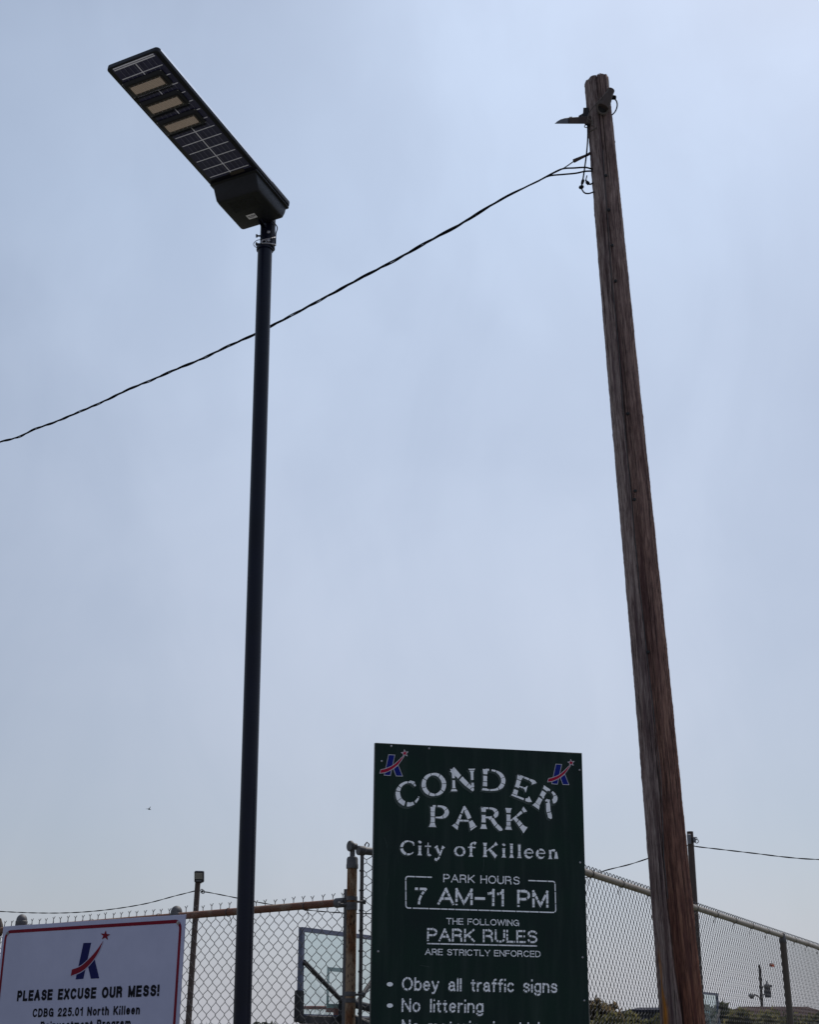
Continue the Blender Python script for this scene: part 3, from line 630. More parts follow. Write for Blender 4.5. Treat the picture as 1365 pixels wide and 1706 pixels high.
# fabric hangs on the far side of the rail
obj('mesh', chain(gp + ld3 * .055 - fn3 * .03, fe - fn3 * .03, .06, HL + .012, 'barb'), M['wire'], lf)
m = MB(); m.tube([gp + ld3 * .10 + Zv * (HL + .004), gp + ld3 * 1.0 + Zv * HL, gp + ld3 * 2.6 + Zv * (HL - .004), fe + Zv * HL], .0205, 14); obj('top_rail', m, M['rust_rail'], lf, True)
m = MB(); m.lathe(gp + ld3 * .045 + Zv * (HL + .004), [(.012, 0), (.024, .004), (.026, .012), (.026, .065), (.022, .068)], 16, ld3); obj('rail_end_cup', m, M['galv'], lf, True)
for s_ in (.33, .92, 1.5, 2.1, 2.7, 3.4):
    m = MB(); p = gp + ld3 * s_ + Zv * HL; m.torus(p, ld3, .0235, .0022, 14, 6); m.tube([p - Zv * .02 - fn3 * .012, p - Zv * .05 - fn3 * .03, p - Zv * .062 - fn3 * .034 + ld3 * .012, p - Zv * .07 - fn3 * .03 + ld3 * .02], .0022, 5); obj('wire_tie', m, M['wire'], lf, True)
# tall rusty gate post that ends this fence
gtop = at(586, 1431, gp[1])[2]
post = MB(); post.lathe(gp - Zv * .1, [(.0272, 0), (.0272, gtop + .085)], 24); gpo = obj('gate_post', post, M['rust'], lf, True)
m = MB(); m.lathe(gp + Zv * (gtop - .03), [(.031, -.022), (.033, -.020), (.033, .0), (.0315, .004), (.031, .030), (.026, .040), (.012, .044)], 24); obj('post_cap', m, M['galv'], gpo, True)
m = MB(); m.cyl(gp + Zv * (gtop + .01), gp + Zv * (gtop + .052), .014); m.lathe(gp + Zv * (gtop + .068) - unit(np.array([.83, .56, 0])) * .022, [(.028, 0), (.030, .006), (.030, .012), (.026, .018)], 18, (.83, .56, 0)); m.lathe(gp + Zv * (gtop + .068) + unit(np.array([.83, .56, 0])) * .005, [(.018, 0), (.018, .018)], 14, (.83, .56, 0)); obj('pivot_fitting', m, M['galv'], gpo, True)
for zz in (at(586, 1497, gp[1])[2], at(586, 1507, gp[1])[2], at(586, 1513, gp[1])[2], at(586, 1656, gp[1])[2], at(586, 1667, gp[1])[2]):
    m = MB(); m.lathe(gp + Zv * zz, [(.028, -.011), (.0305, -.010), (.0305, .010), (.028, .011)], 22); obj('brace_band', m, M['galv'], gpo, True)
for py, sd in ((1502, 1), (1657, 1), (1507, -1)):
    m = MB(); zz = at(586, py, gp[1])[2]; d = np.array([.86, .2, 0]) * sd; a = gp + Zv * zz + d * .026; m.cyl(a, a + d * .05, .006, 10); m.lathe(a + d * .046, [(.013, 0), (.013, .012)], 8, d); obj('hinge_bolt', m, M['galv'], gpo, True)
m = MB(); tb = gp + ld3 * .052; zt = at(577, 1481, tb[1])[2]; m.box(tb - fn3 * .01 + Zv * (zt / 2 + .03), (ld3, fn3, Zv), (.009, .004, zt / 2 - .03)); obj('tension_bar', m, M['galv'], gpo)
# two stout posts with domed caps behind the white notice
for px, pyt, rad in ((294, 1509, .0375), (37.5, 1523, .038)):
    p = fence_at(px); zt = at(px, pyt, p[1])[2]
    m = MB(); m.lathe(p - Zv * .1, [(rad - .004, 0), (rad - .004, zt - .04 + .1)], 24); fp = obj('fence_post', m, M['galv'], lf, True)
    m = MB(); m.lathe(p + Zv * (zt - rad * 1.25), [(rad - .003, -.03), (rad + .001, -.028), (rad + .001, .002), (rad * .93, .006)] + [(rad * .93 * math.cos(t), .008 + rad * 1.05 * math.sin(t)) for t in np.linspace(.1, 1.5, 9)], 24); obj('dome_cap', m, M['galv'], fp, True)
p = fence_at(1.5); zt = at(1, 1530, p[1])[2]
m = MB(); m.lathe(p - Zv * .1, [(.017, 0), (.017, zt - .02)], 16); fp = obj('fence_post', m, M['galv_rust'], lf, True)
m = MB(); m.lathe(p + Zv * (zt - .115), [(.018, 0), (.023, .01), (.026, .045), (.022, .075), (.012, .10), (.006, .115)], 14); obj('finial_cap', m, M['galv_rust'], fp, True)
for s_ in (5.6,):
    m = MB(); p = gp + ld3 * s_; m.lathe(p - Zv * .1, [(.03, 0), (.03, HL + .12)], 16); obj('fence_post', m, M['galv'], lf, True)

# ---------------- gate and right fence (taller)
HR = 2.74
r1 = at_z(978, 1453.3, HR); r2 = at_z(1365, 1578.8, HR); rdir = unit((r2 - r1)[:2]); rd3 = np.array([*rdir, 0]); rn3 = np.array([-rdir[1], rdir[0], 0])
corner = at_z(962, 1448.5, HR); corner[2] = 0
gstart = at_z(600, 1417, HR); gstart[2] = 0
gd3 = unit(corner - gstart); gn3 = np.array([-gd3[1], gd3[0], 0])
ga = thing('chain_link_gate', gstart, 'tall chain link gate partly hidden behind the green sign', 'gate')
m = MB(); m.tube([gstart - gd3 * .012 + Zv * HR, gstart + gd3 * (np.linalg.norm(corner - gstart) - .12) + Zv * HR], .0215, 16); obj('top_bar', m, M['galv'], ga, True)
m = MB(); m.lathe(gstart - gd3 * .014 + Zv * HR, [(.024, 0), (.0265, .003), (.0265, .04), (.0225, .044)], 16, gd3); obj('bar_sleeve', m, M['galv'], ga, True)
gl = float(np.linalg.norm(corner - gstart))
for s_ in (.014, gl - .14):
    m = MB(); m.cyl(gstart + gd3 * s_ + Zv * .1, gstart + gd3 * s_ + Zv * (HR - .01), .0105 if s_ < 1 else .02, 14); obj('upright', m, M['galv'], ga, True)
m = MB(); m.cyl(gstart + gd3 * .03 + Zv * .12, gstart + gd3 * (gl - .14) + Zv * .12, .02, 14); obj('bottom_bar', m, M['galv'], ga, True)
obj('mesh', chain(gstart + gd3 * .018 + gn3 * .016, gstart + gd3 * (gl - .15) + gn3 * .016, .14, HR + .018, 'knuckle'), M['wire'], ga)
for k in range(24):
    m = MB(); p = gstart + gd3 * .014 + Zv * (HR - .11 - k * .107); m.torus(p, Zv, .0122, .0022, 10, 5)
    m.box(p - gd3 * .012, (gd3, gn3, Zv), (.003, .003, .005)); obj('wire_tie', m, M['wire'], ga)
re_ = r2 + rd3 * 4.2; re_[2] = 0
rf = thing('chain_link_fence', corner, 'tall receding chain link fence with pale top rail behind the leaning wooden pole', 'fence')
obj('mesh', chain(corner + rd3 * .06 + rn3 * .03, re_ + rn3 * .03, .06, HR + .022, 'knuckle', .0020), M['wire'], rf)
m = MB(); m.tube([corner + Zv * HR, re_ + Zv * HR], .0215, 14); obj('top_rail', m, M['rail'], rf, True)
s_ = .25
while s_ < 11:
    m = MB(); p = corner + rd3 * s_ + Zv * HR; m.torus(p, rd3, .0245, .0026, 12, 6); m.tube([p - Zv * .022, p - Zv * .05 + rn3 * .02, p - Zv * .07 + rn3 * .028 + rd3 * .03], .0024, 5); s_ += .62; obj('wire_tie', m, M['wire'], rf, True)
for px, py in ((1098, 1492), (1304.5, 1559)):
    p = at_z(px, py, HR); p[2] = 0; p = p + rn3 * -.0; m = MB(); m.lathe(p - Zv * .1, [(.031, 0), (.031, HR - .015 + .1), ], 20); fp = obj('fence_post', m, M['galv_rust'], rf, True)
    m = MB(); m.lathe(p + Zv * (HR - .03), [(.033, -.035), (.035, -.03), (.035, .0), (.028, .03), (.024, .052), (.012, .06)], 18); obj('loop_cap', m, M['galv'], fp, True)
p = corner; m = MB(); m.lathe(p - Zv * .1, [(.038, 0), (.038, HR + .15)], 20); fp = obj('fence_post', m, M['galv'], rf, True)
p = re_; m = MB(); m.lathe(p - Zv * .1, [(.031, 0), (.031, HR + .1)], 16); obj('fence_post', m, M['galv_rust'], rf, True)

# ================================================================ WHITE NOTICE SIGN (bolted to the two domed posts)
A = on_plane(5, 1543.5, f1 + fn3 * .052, fn3); B = on_plane(309, 1523.5, f1 + fn3 * .052, fn3)
uw = unit(B - A); vw = unit(np.cross(fn3, uw)); 
WS = Panel(A, uw, vw); WW = float(np.linalg.norm(B - A)); WH = 1.22
b_ = WS.pt((WW / 2, -WH)); 
ns = thing('notice_sign', b_, 'white notice board with dark red border bolted to domed fence posts', 'sign')
m = MB(); m.box(WS.pt((WW / 2, -WH / 2), -.003), (WS.u, WS.v, WS.n), (WW / 2, WH / 2, .003), .0008); obj('panel', m, M['sign_white'], ns)
m = MB(); e = .036; r = .045                                        # printed border with rounded corners
def rc(cx, cy, a0, a1): return [(cx + r * math.cos(R_(a)), cy + r * math.sin(R_(a)), .020) for a in np.linspace(a0, a1, 8)]
bd = rc(e + r, -e - r, 180, 90) + rc(WW - e - r, -e - r, 90, 0) + rc(WW - e - r, -WH + e + r, 0, -90) + rc(e + r, -WH + e + r, -90, -180)
ribbon(m, WS, resample(bd + [bd[0]], .03), .0012); obj('border', m, M['notice_red'], ns)
for q in ((.055, -.045), (WW - .055, -.045)):
    m = MB(); m.lathe(WS.pt(q, .0), [(.012, 0), (.012, .004), (.007, .005), (.007, .010), (.004, .011)], 14, WS.n); obj('bolt', m, M['steel'], ns, True)
wf = lambda x, y: (0 + x / 4.266, 1500 + y / 4.266)
q1 = [wf(592, 303), wf(647, 301), wf(591, 558), wf(536, 562)]; q2 = [wf(672, 420), wf(704, 554), wf(645, 557), wf(626, 475)]
m = MB(); poly(m, WS, q1, .0012); poly(m, WS, q2, .0012); em = obj('emblem', m, M['notice_blue'], ns)
su = [WS.uv(*wf(*p)) for p in spline2([(511, 492), (575, 466), (640, 408), (690, 350), (731, 290)])]; so = [WS.uv(*wf(*p)) for p in spline2([(502, 538), (580, 505), (645, 448), (698, 372), (732, 292)])]
m = MB()
for ln in (su, so): ribbon(m, WS, [(p[0], p[1], .009) for p in ln], .0016 if ln is su else .0018)
obj('outline', m, M['sign_white'], em)
m = MB(); strip(m, WS, su, so, .0022); poly(m, WS, None, .0022, star(WS, wf(748, 250), 8.6, 84)); obj('red_swoosh', m, M['notice_red'], em)
words('notice_lettering', [W('PLEASE EXCUSE OUR MESS!', (27.5, 1668.4), (264.8, 1659.6), 17.6, .25, track=.43, space=.70, h=.0012)], M['notice_ink'], ns, WS)
words('programme_lettering', [W('CDBG 225.01 North Killeen', (53.5, 1694.9), (232.5, 1690), 14.3, .215, track=.40, space=.60, h=.0012)], M['notice_ink'], ns, WS)
words('programme_name_lettering', [W('Reinvestment Program', (66.5, 1716.8), (217, 1712.2), 14.5, .215, track=.40, space=.60, h=.0012)], M['notice_ink'], ns, WS)

# ================================================================ SOLAR STREET LAMP
LY = 7.4
lt, lb = vertical_axis((441.5, 412), (403.2, 1706), LY)
sl_ = thing('street_lamp', lb, 'black solar street lamp with flat panel head on a slim pole', 'street lamp')
m = MB(); m.tube(line_pts(lb, lt, 12), .0452, 28); obj('pole', m, M['lamp_paint'], sl_, True)
al_, be_ = 2.665, .13
pw = np.array([-math.cos(al_), -math.sin(al_), 0]); pf = np.array([-math.sin(al_), math.cos(al_), 0]); pl = math.cos(be_) * pf + math.sin(be_) * Zv
PO = np.array([-.903, LY, 6.61]); LP = Panel(PO, pw, pl)            # LP.n points down towards the viewer
def lp(u, v, h=0): return LP.pt((u, v), h)
def rrect(u0, u1, v0, v1, r, h, n=5):
    o = []
    for cu, cv, a0 in ((u1 - r, v1 - r, 0), (u0 + r, v1 - r, 90), (u0 + r, v0 + r, 180), (u1 - r, v0 + r, 270)):
        o += [lp(cu + r * math.cos(R_(a0 + 90 * k / n)), cv + r * math.sin(R_(a0 + 90 * k / n)), h) for k in range(n + 1)]
    return o
PL, PW2 = 1.398, .178
m = MB(); m.loft([rrect(-PW2 + i, PW2 - i, i, PL - i, .022, h) for h, i in ((.003, .006), (.0, .001), (-.003, 0), (-.026, 0), (-.03, .004))]); head = obj('solar_panel', m, M['panel_frame'], sl_, True)
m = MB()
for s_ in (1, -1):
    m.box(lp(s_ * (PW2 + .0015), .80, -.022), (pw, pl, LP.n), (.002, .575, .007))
obj('edge_glare_strip', m, M['glare_metal'], head)  # bright strips added to stand for glare along the dark panel edges
m = MB(); m.add([lp(-.145, .408, .0042), lp(.152, .408, .0042), lp(.152, 1.385, .0042), lp(-.145, 1.385, .0042)], [(0, 1, 2, 3)]); obj('cells', m, M['cell'], head)
m = MB()
for k in range(14):
    v = .429 + .0726 * k
    for dv in ((0, .012) if k == 13 else (0,)):
        wd = .0052 if k < 13 else .0075; m.box(lp(.004, v + dv, .0058), (pw, pl, LP.n), (.139, wd / 2, .0006))
m.box(lp(.008, .893, .0064), (pw, pl, LP.n), (.0031, .474, .0004)); obj('busbars', m, M['busbar'], head)
m = MB()
for k in range(1, 9):
    u = -.135 + .31 * k / 10 + (.002 if k > 4 else 0)
    if abs(u - .008) > .012: m.box(lp(u, .90, .0054), (pw, pl, LP.n), (.0010, .47, .0003))
obj('grid_lines', m, M['finger'], head)
m = MB(); m.box(lp(.045, .405, .0056), (pw, pl, LP.n), (.05, .014, .0012), .0008); obj('maker_plate', m, M['led_bezel'], head)
for cv in (1.218, 1.055, .891):
    m = MB(); m.loft([rrect(-.158, .118, cv - .058, cv + .062, .012, .004), rrect(-.158, .118, cv - .058, cv + .062, .012, .010), rrect(-.148, .106, cv - .046, cv + .050, .010, .022)])
    for k in range(24):
        u = -.148 + k * .0108; m.box(lp(u, cv - .066, .0075), (pw, pl, LP.n), (.0016, .009, .004))
    mod = obj('led_module', m, M['housing'], sl_, True)
    m = MB(); m.loft([rrect(-.128, .100, cv - .036, cv + .040, .012, h) for h in (.020, .027)]); bz = obj('bezel', m, M['led_bezel'], mod, True)
    m = MB(); m.loft([rrect(-.117, .091, cv - .024, cv + .029, .006, .027), rrect(-.117, .091, cv - .024, cv + .029, .006, .0292)]); ln_ = obj('lens', m, M['led'], mod); ca = ln_.data.attributes.new('chip', 'FLOAT_VECTOR', 'POINT'); ca.data.foreach_set('vector', np.array([(np.dot(np.array(p) - PO, pw) / .0095, np.dot(np.array(p) - PO, pl) / .0095, 0.) for p in m.v], np.float32).ravel())
    m = MB()
    for k in range(8):
        for vv in (cv - .030, cv + .034): m.lathe(lp(-.115 + k * .0295, vv, .027), [(.0028, 0), (.0028, .0016), (.001, .0022)], 7, LP.n)
    for u, vv in ((-.152, cv + .056), (-.152, cv - .052), (.112, cv + .056), (.112, cv - .052)): m.lathe(lp(u, vv, .010), [(.004, 0), (.004, .003), (.0015, .004)], 7, LP.n)
    obj('screws', m, M['steel'], mod)
# battery housing under the mounting end
def hr(u, v0, v1, r, h): return rrect(-u, u, v0, v1, r, h)
m = MB(); m.loft([hr(.171, .000, .385, .012, .003), hr(.171, .000, .384, .012, .014), hr(.158, .008, .368, .012, .018), hr(.156, .012, .345, .014, .060), hr(.153, .022, .326, .016, .096), hr(.147, .034, .312, .018, .108), hr(.140, .044, .302, .018, .111)])
hs = obj('battery_housing', m, M['housing'], sl_, True)
m = MB()
for k in range(17):
    u = -.088 + k * .0108
    m.box(lp(u, .235, .1118), (pw, pl, LP.n), (.0018, .048 - .004 * (k % 3), .0012))
obj('vent_ribs', m, M['housing'], hs)
m = MB(); m.box(lp(-.016, .124, .1116), (pw, pl, LP.n), (.031, .020, .0007)); st_ = obj('sticker', m, M['sticker'], hs)
m = MB()
for (u, v, a, b) in ((-.033, .129, .008, .003), (-.010, .130, .009, .003), (-.020, .121, .016, .0015), (-.016, .116, .018, .0012), (.006, .127, .006, .005)): m.box(lp(u, v, .1126), (pw, pl, LP.n), (a, b, .0002))
obj('print', m, M['ink'], st_)
for u in (-.14, -.095, .045, .10):
    m = MB(); m.lathe(lp(u, .360, .0178), [(.005, 0), (.005, .004), (.002, .005)], 8, LP.n); obj('screw', m, M['steel'], hs)
# mounting sleeve
sa = at(445.5, 412, LY); sdir = unit(lt - lb); stop = sa + sdir * .20
m = MB(); m.tube([sa - sdir * .012, sa + sdir * .13, stop], .0475, 24); slv = obj('sleeve', m, M['lamp_paint'], sl_, True)
m = MB(); m.lathe(lt - sdir * .012, [(.046, -.014), (.053, -.012), (.054, .012), (.048, .016)], 24, sdir); obj('collar', m, M['lamp_paint'], slv, True)
m = MB(); g0 = sa + sdir * .10
for s_ in (-.012, .012):
    pts = [g0 + pl * .03 + pw * s_, stop + pl * .02 + pw * s_, stop + pl * .20 + pw * s_ + Zv * .012, stop + pl * .17 + pw * s_ - Zv * .012, g0 + pl * .09 + pw * s_ + Zv * .02]
    q = [p + pw * .006 for p in pts]; m.loft([pts, q])
obj('gusset', m, M['lamp_paint'], slv)
for (x, y, hx, hy) in ((427.5, 393, 437, 393), (427, 406.5, 437, 406.5)):
    m = MB(); a = at(x, y, LY - .01); b = at(hx, hy, LY - .01); m.cyl(a, b, .0055, 10); m.lathe(a - unit(b - a) * .004, [(.0125, 0), (.0125, .009)], 6, unit(b - a)); obj('clamp_bolt', m, M['housing'], slv)
for (x, y) in ((447.5, 387), (447.5, 401)):
    m = MB(); p = at(x, y, LY - .046); m.lathe(p, [(.011, 0), (.011, .008), (.005, .010)], 6, (0, -1, -.1)); obj('hex_bolt', m, M['steel'], slv)
m = MB(); P_ = lambda x, y, d=.052: at(x, y, LY - d)
m.tube(smooth_path([P_(458.8, 395.5, .02), P_(449, 397.5), P_(441, 399), P_(435.5, 402.5), P_(438, 405.6), P_(446, 405), P_(458, 407.5, .03), P_(459, 409, .0)], 6), .0042, 8)
m.torus(P_(439.5, 402.2, .056), (.1, -1, .1), .014, .004, 14, 6); obj('safety_carabiner', m, M['steel'], sl_, True)
m = MB(); m.tube(smooth_path([P_(437, 399, .03), P_(428, 400.5, .03), P_(422.5, 406, .02), P_(425, 411, .02), P_(432, 413.5, .03)], 8), .0023, 6); m.tube(smooth_path([lp(.07, .045, .10), P_(461.5, 378, .0), P_(459.5, 390, .01), P_(459, 407, .0)], 8), .0035, 6)
m.tube([P_(452, 374), P_(451.5, 390), P_(452, 404)], .002, 5); m.tube([P_(454.8, 374, .045), P_(455, 404, .045)], .002, 5)
obj('tether_cable', m, M['cable'], sl_, True)

# ================================================================ WOODEN UTILITY POLE
WY = 8.5
wt, wb = vertical_axis((994.5, 136), (1140.0, 1706), WY)
def axial(p): return float(np.dot(p - CAM, AX_F))
pB = at(1140, 1706, WY); rB = 70.5 / 2 / F_PX * axial(pB); rT = 38.5 / 2 / F_PX * axial(wt)
wd = unit(wt - wb); WL = np.linalg.norm(wt - wb); wx = unit(np.array([1, 0, 0]) - wd * wd[0]); wy = np.cross(wd, wx)
def wrad(s): return rT + (rB - rT) * (WL - s) / np.linalg.norm(wt - pB)
def s_of(py): return float(np.dot(at(np.interp(py, (136, 1706), (994.5, 1140)), py, WY) - wb, wd))
crk_y = [136, 300, 480, 600, 700, 800, 900, 1000, 1100, 1200, 1300, 1430, 1520, 1600, 1690, 1900]
crk_f = [-.10, -.28, -.42, -.36, -.43, -.40, -.41, -.38, -.34, -.28, -.22, -.46, -.44, -.37, -.24, -.2]
crk_s = [s_of(min(y, 1706)) - (y - 1706) * .005 * (y > 1706) for y in crk_y]
def crack_phi(s): return math.asin(np.interp(-s, [-q for q in crk_s], crk_f))
NA, NS = 176, 300
ts = np.linspace(0, WL, NS); ph = np.linspace(-math.pi, math.pi, NA, endpoint=False)
# finer columns near the split
ph = np.unique(np.round(np.concatenate([np.linspace(-math.pi, math.pi, 110, endpoint=False), np.linspace(-.75, .1, 70), np.linspace(-1.5, 1.5, 170)]), 4)); NA = len(ph)
S, PH = np.meshgrid(ts, ph, indexing='ij')
CP = np.interp(-S, [-q for q in crk_s], np.arcsin(crk_f)) + .02 * np.sin(S * 5.1) + .012 * np.sin(S * 13.7)
RAD = wrad(S) * (1 + .012 * np.sin(PH * 3 + S * .6) + .003 * np.sin(PH * 7 - S * .9) + .01 * np.sin(S * 1.7) + .004 * np.sin(PH * 23 + S * 2.))
D = PH - CP
cw = .030 + .016 * np.sin(S * 1.1 + 1) + .010 * np.sin(S * 3.3)
RAD -= .022 * np.exp(-(D / cw) ** 2)                                 # the long split
left = 1 / (1 + np.exp(D / .02)) * (PH > -2.4)
RAD += .006 * left * (1 + .8 * np.sin(S * 1.2))                       # the sliver left of it stands proud
for a0, amp, wdt, f in ((.35, .0025, .008, .8), (.75, .0025, .009, 1.1), (-.95, .002, .009, .7), (1.2, .003, .011, .5), (.08, .002, .008, 1.7), (2.2, .01, .04, .3), (-2.0, .01, .04, .4)):
    on = np.clip(np.sin(S * f + a0 * 9) * 1.6, 0, 1); RAD -= amp * on * np.exp(-((PH - a0 - .04 * np.sin(S * f * 1.3)) / wdt) ** 2)
RAD += np.random.default_rng(4).normal(size=RAD.shape) * .0011 + .0016 * np.sin(S * 23 + PH * 5) * np.sin(S * 7.3 + PH * 11)
Pos = (wb[None, None] + S[..., None] * wd + RAD[..., None] * (np.sin(PH)[..., None] * wx - np.cos(PH)[..., None] * wy))
# sawn, ragged top that leans back to the left
rg = random.Random(3); topjag = np.array([.004 * math.sin(p * 9) + rg.uniform(-.003, .003) - (.018 if abs(p - .12) < .03 else 0) + .022 * math.sin(p) for p in ph])
Pos[-1] += topjag[:, None] * wd; Pos[-2] += topjag[:, None] * .5 * wd
m = MB(); m.v = [tuple(p) for p in Pos.reshape(-1, 3)]
m.f = [(i * NA + j, i * NA + (j + 1) % NA, (i + 1) * NA + (j + 1) % NA, (i + 1) * NA + j) for i in range(NS - 1) for j in range(NA)]
ctr = len(m.v); m.v.append(tuple(wt - wd * .03)); m.f += [((NS - 1) * NA + j, (NS - 1) * NA + (j + 1) % NA, ctr) for j in range(NA)]
up_ = thing('utility_pole', wb, 'leaning weathered wooden utility pole with a long split, tallest of the wooden poles', 'utility pole')
tr_ = obj('trunk', m, M['pole_wood'], up_, 'all')
me = tr_.data
def fattr(name, arr, vec=False):
    a = me.attributes.new(name, 'FLOAT_VECTOR' if vec else 'FLOAT', 'POINT'); a.data.foreach_set('vector' if vec else 'value', np.asarray(arr, np.float32).ravel())
gr = np.stack([wrad(S) * np.sin(PH), -wrad(S) * np.cos(PH), S], -1).reshape(-1, 3); fattr('grain', np.vstack([gr, [[0, 0, WL]]]), True)
fattr('weather', np.append((left * .9).ravel(), .6)); fattr('up', np.append((S / WL).ravel(), 1.0))
s17 = s_of(1706); stn = np.exp(-((PH + 1.12 + .05 * np.sin(S * 9) + .03 * np.sin(S * 31)) / (.12 + .05 * np.sin(S * 14))) ** 2) * np.clip((s17 + .48 - S) / .35, 0, 1); fattr('stain', np.append(stn.ravel(), 0))
# ground wire that runs up in the split
def on_pole(s, phi, lift=0.0): return wb + wd * s + (wrad(s) + lift) * (math.sin(phi) * wx - math.cos(phi) * wy)
m = MB(); m.tube([on_pole(s, crack_phi(s) + .045 + .05 * math.sin(s * .9) * math.sin(s * .37), .001) for s in np.linspace(s_of(1500), s_of(262), 90)], .0023, 6); obj('ground_wire', m, M['galv'], up_, True)
for (px, py) in ((1007.5, 305), (1012, 362), (1017.5, 421), (1023, 480), (1055, 828), (1076, 1094), (1043, 700), (1054, 842)):
    s = s_of(py); c = wb + wd * s; f = (on_plane(px, py, c, np.array([0, -1, 0])) - c)[0] / wrad(s); phi = math.asin(max(-.95, min(.95, f)))
    p = on_pole(s, phi); nr = unit(p - c); m = MB(); m.lathe(p - nr * .012, [(.010, 0), (.012, .014), (.010, .020), (.003, .022)], 10, nr); obj('bolt', m, M['black_rubber'], up_, True)
p = at(1018, 238, WY - .02); m = MB(); m.cyl(p, at(1024.5, 236, WY - .02), .006, 8); m.lathe(at(1023.5, 236.3, WY - .02), [(.011, 0), (.011, .008)], 6, (1, 0, .2)); obj('bolt', m, M['steel'], up_, True)
# old luminaire on the left of the top
yl = WY - .02
prof = [(925, 206.2), (929, 202), (934.5, 198.8), (942, 196.6), (960, 195), (985, 193.2), (985, 206.4)]
def slab(pix, y, half, taper=.8, bev=1):
    m = MB(); a = [at(*p, y) for p in pix]; c = sum(a) / len(a)
    r = []
    vd = unit(c - CAM)                                               # the head is tipped up, its flat underside runs along the line of sight
    for dy, k in ((-half, taper), (-half * .8, 1), (half * .8, 1), (half, taper)): r.append([c + (p - c) * k + vd * dy for p in a])
    return m.loft(r)
lum = obj('luminaire', slab([(948, 195.9), (985, 193.2), (985, 206.4), (948, 206.3)], yl, .06, .9), M['bg_wood'], up_)
obj('nose_lens', slab([(924.5, 206.2), (929, 202), (934.5, 198.8), (942, 196.6), (948, 195.9), (948, 206.3)], yl, .062, .85), M['far_grey'], lum)
obj('photocell', slab([(949, 194.6), (954, 194.2), (954, 196), (949, 196)], yl, .014, .9), M['galv'], lum)
m = slab([(972.5, 179.5), (981, 179), (983, 196), (967, 196.5), (972, 188)], yl, .035, .9); m.tube([at(966, 195, yl), at(975, 190, yl)], .012, 8); m.cyl(at(975, 206, yl - .02), at(983, 210, yl - .02), .006); m.torus(at(978, 210.3, yl - .03), (0, 0, 1), .016, .0035, 12, 6); obj('mounting_bracket', m, M['black_rubber'], lum)
# spot fitting on the right of the top
ys = WY - .125
m = MB(); a = at(1019, 149.5, ys); b = at(1004.5, 180, ys); dd = unit(b - a)
m.lathe(a, [(.022, 0), (.028, .004), (.030, .05), (.040, .10), (.046, np.linalg.norm(b - a))], 18, dd); spot = obj('spot_fitting', m, M['bg_wood'], up_, True)
m = MB(); rx_ = unit(np.array([.15, -.93, -.45])); m.torus(b + rx_ * .01, rx_, .044, .0085, 26, 8); obj('rim', m, M['galv_rust'], spot, True); m = MB(); m.lathe(b - rx_ * .01, [(.044, 0), (.044, .006), (.02, .01)], 20, rx_); obj('lamp_glass', m, M['black_rubber'], spot, True)
m = MB(); m.tube(smooth_path([at(1017, 147, ys - .02), at(1008, 158, ys - .03), at(996, 171, ys - .03), at(985.5, 183, ys), at(980.5, 194, ys), at(979, 204, ys)], 8), .0042, 8); m.tube([at(979, 198, ys), at(988, 202, ys), at(987, 210, ys)], .007, 6); m.tube([at(984, 219, ys + .02), at(995, 213, ys)], .006, 6); obj('strap', m, M['galv_rust'], up_, True)
m = MB(); m.lathe(at(1018.5, 162, WY - .05), [(.014, 0), (.018, .01), (.016, .035), (.008, .04)], 10, (1, 0, -.1)); m.tube(smooth_path([at(1023, 163.5, WY - .05), at(1027.5, 168, WY - .04), at(1029, 176, WY - .03), at(1025.5, 186, WY - .02), at(1017.5, 194, WY - .01)], 8), .0052, 8); obj('looped_lead', m, M['cable'], up_, True)
ydr = WY - .05
m = MB(); m.tube(smooth_path([at(979.5, 205, ydr), at(980, 225, ydr), at(978.5, 250, ydr), at(975, 278, ydr), at(972, 298, ydr), at(970, 309, ydr)], 8), .0055, 8); m.tube(smooth_path([at(970, 309, ydr), at(970.5, 316, ydr), at(975, 321.5, ydr), at(982, 322.3, ydr), at(990.5, 319.5, ydr)], 8), .0055, 8)
m.lathe(at(972.5, 299, ydr), [(.007, 0), (.012, .01), (.011, .03), (.007, .045)], 10, (-.3, 0, -1)); m.lathe(at(965.5, 313, ydr), [(.008, 0), (.014, .008), (.015, .025), (.008, .035)], 10, (.85, 0, .35))
m.tube(smooth_path([at(978.5, 292.5, ydr), at(977, 300, ydr), at(979.5, 304.5, ydr), at(984, 307, ydr), at(989, 304.5, ydr)], 6), [.004] * 6 + [.007] * 4 + [.013] * 6 + [.006] * 9, 8); obj('drop_lead', m, M['cable'], up_, True)
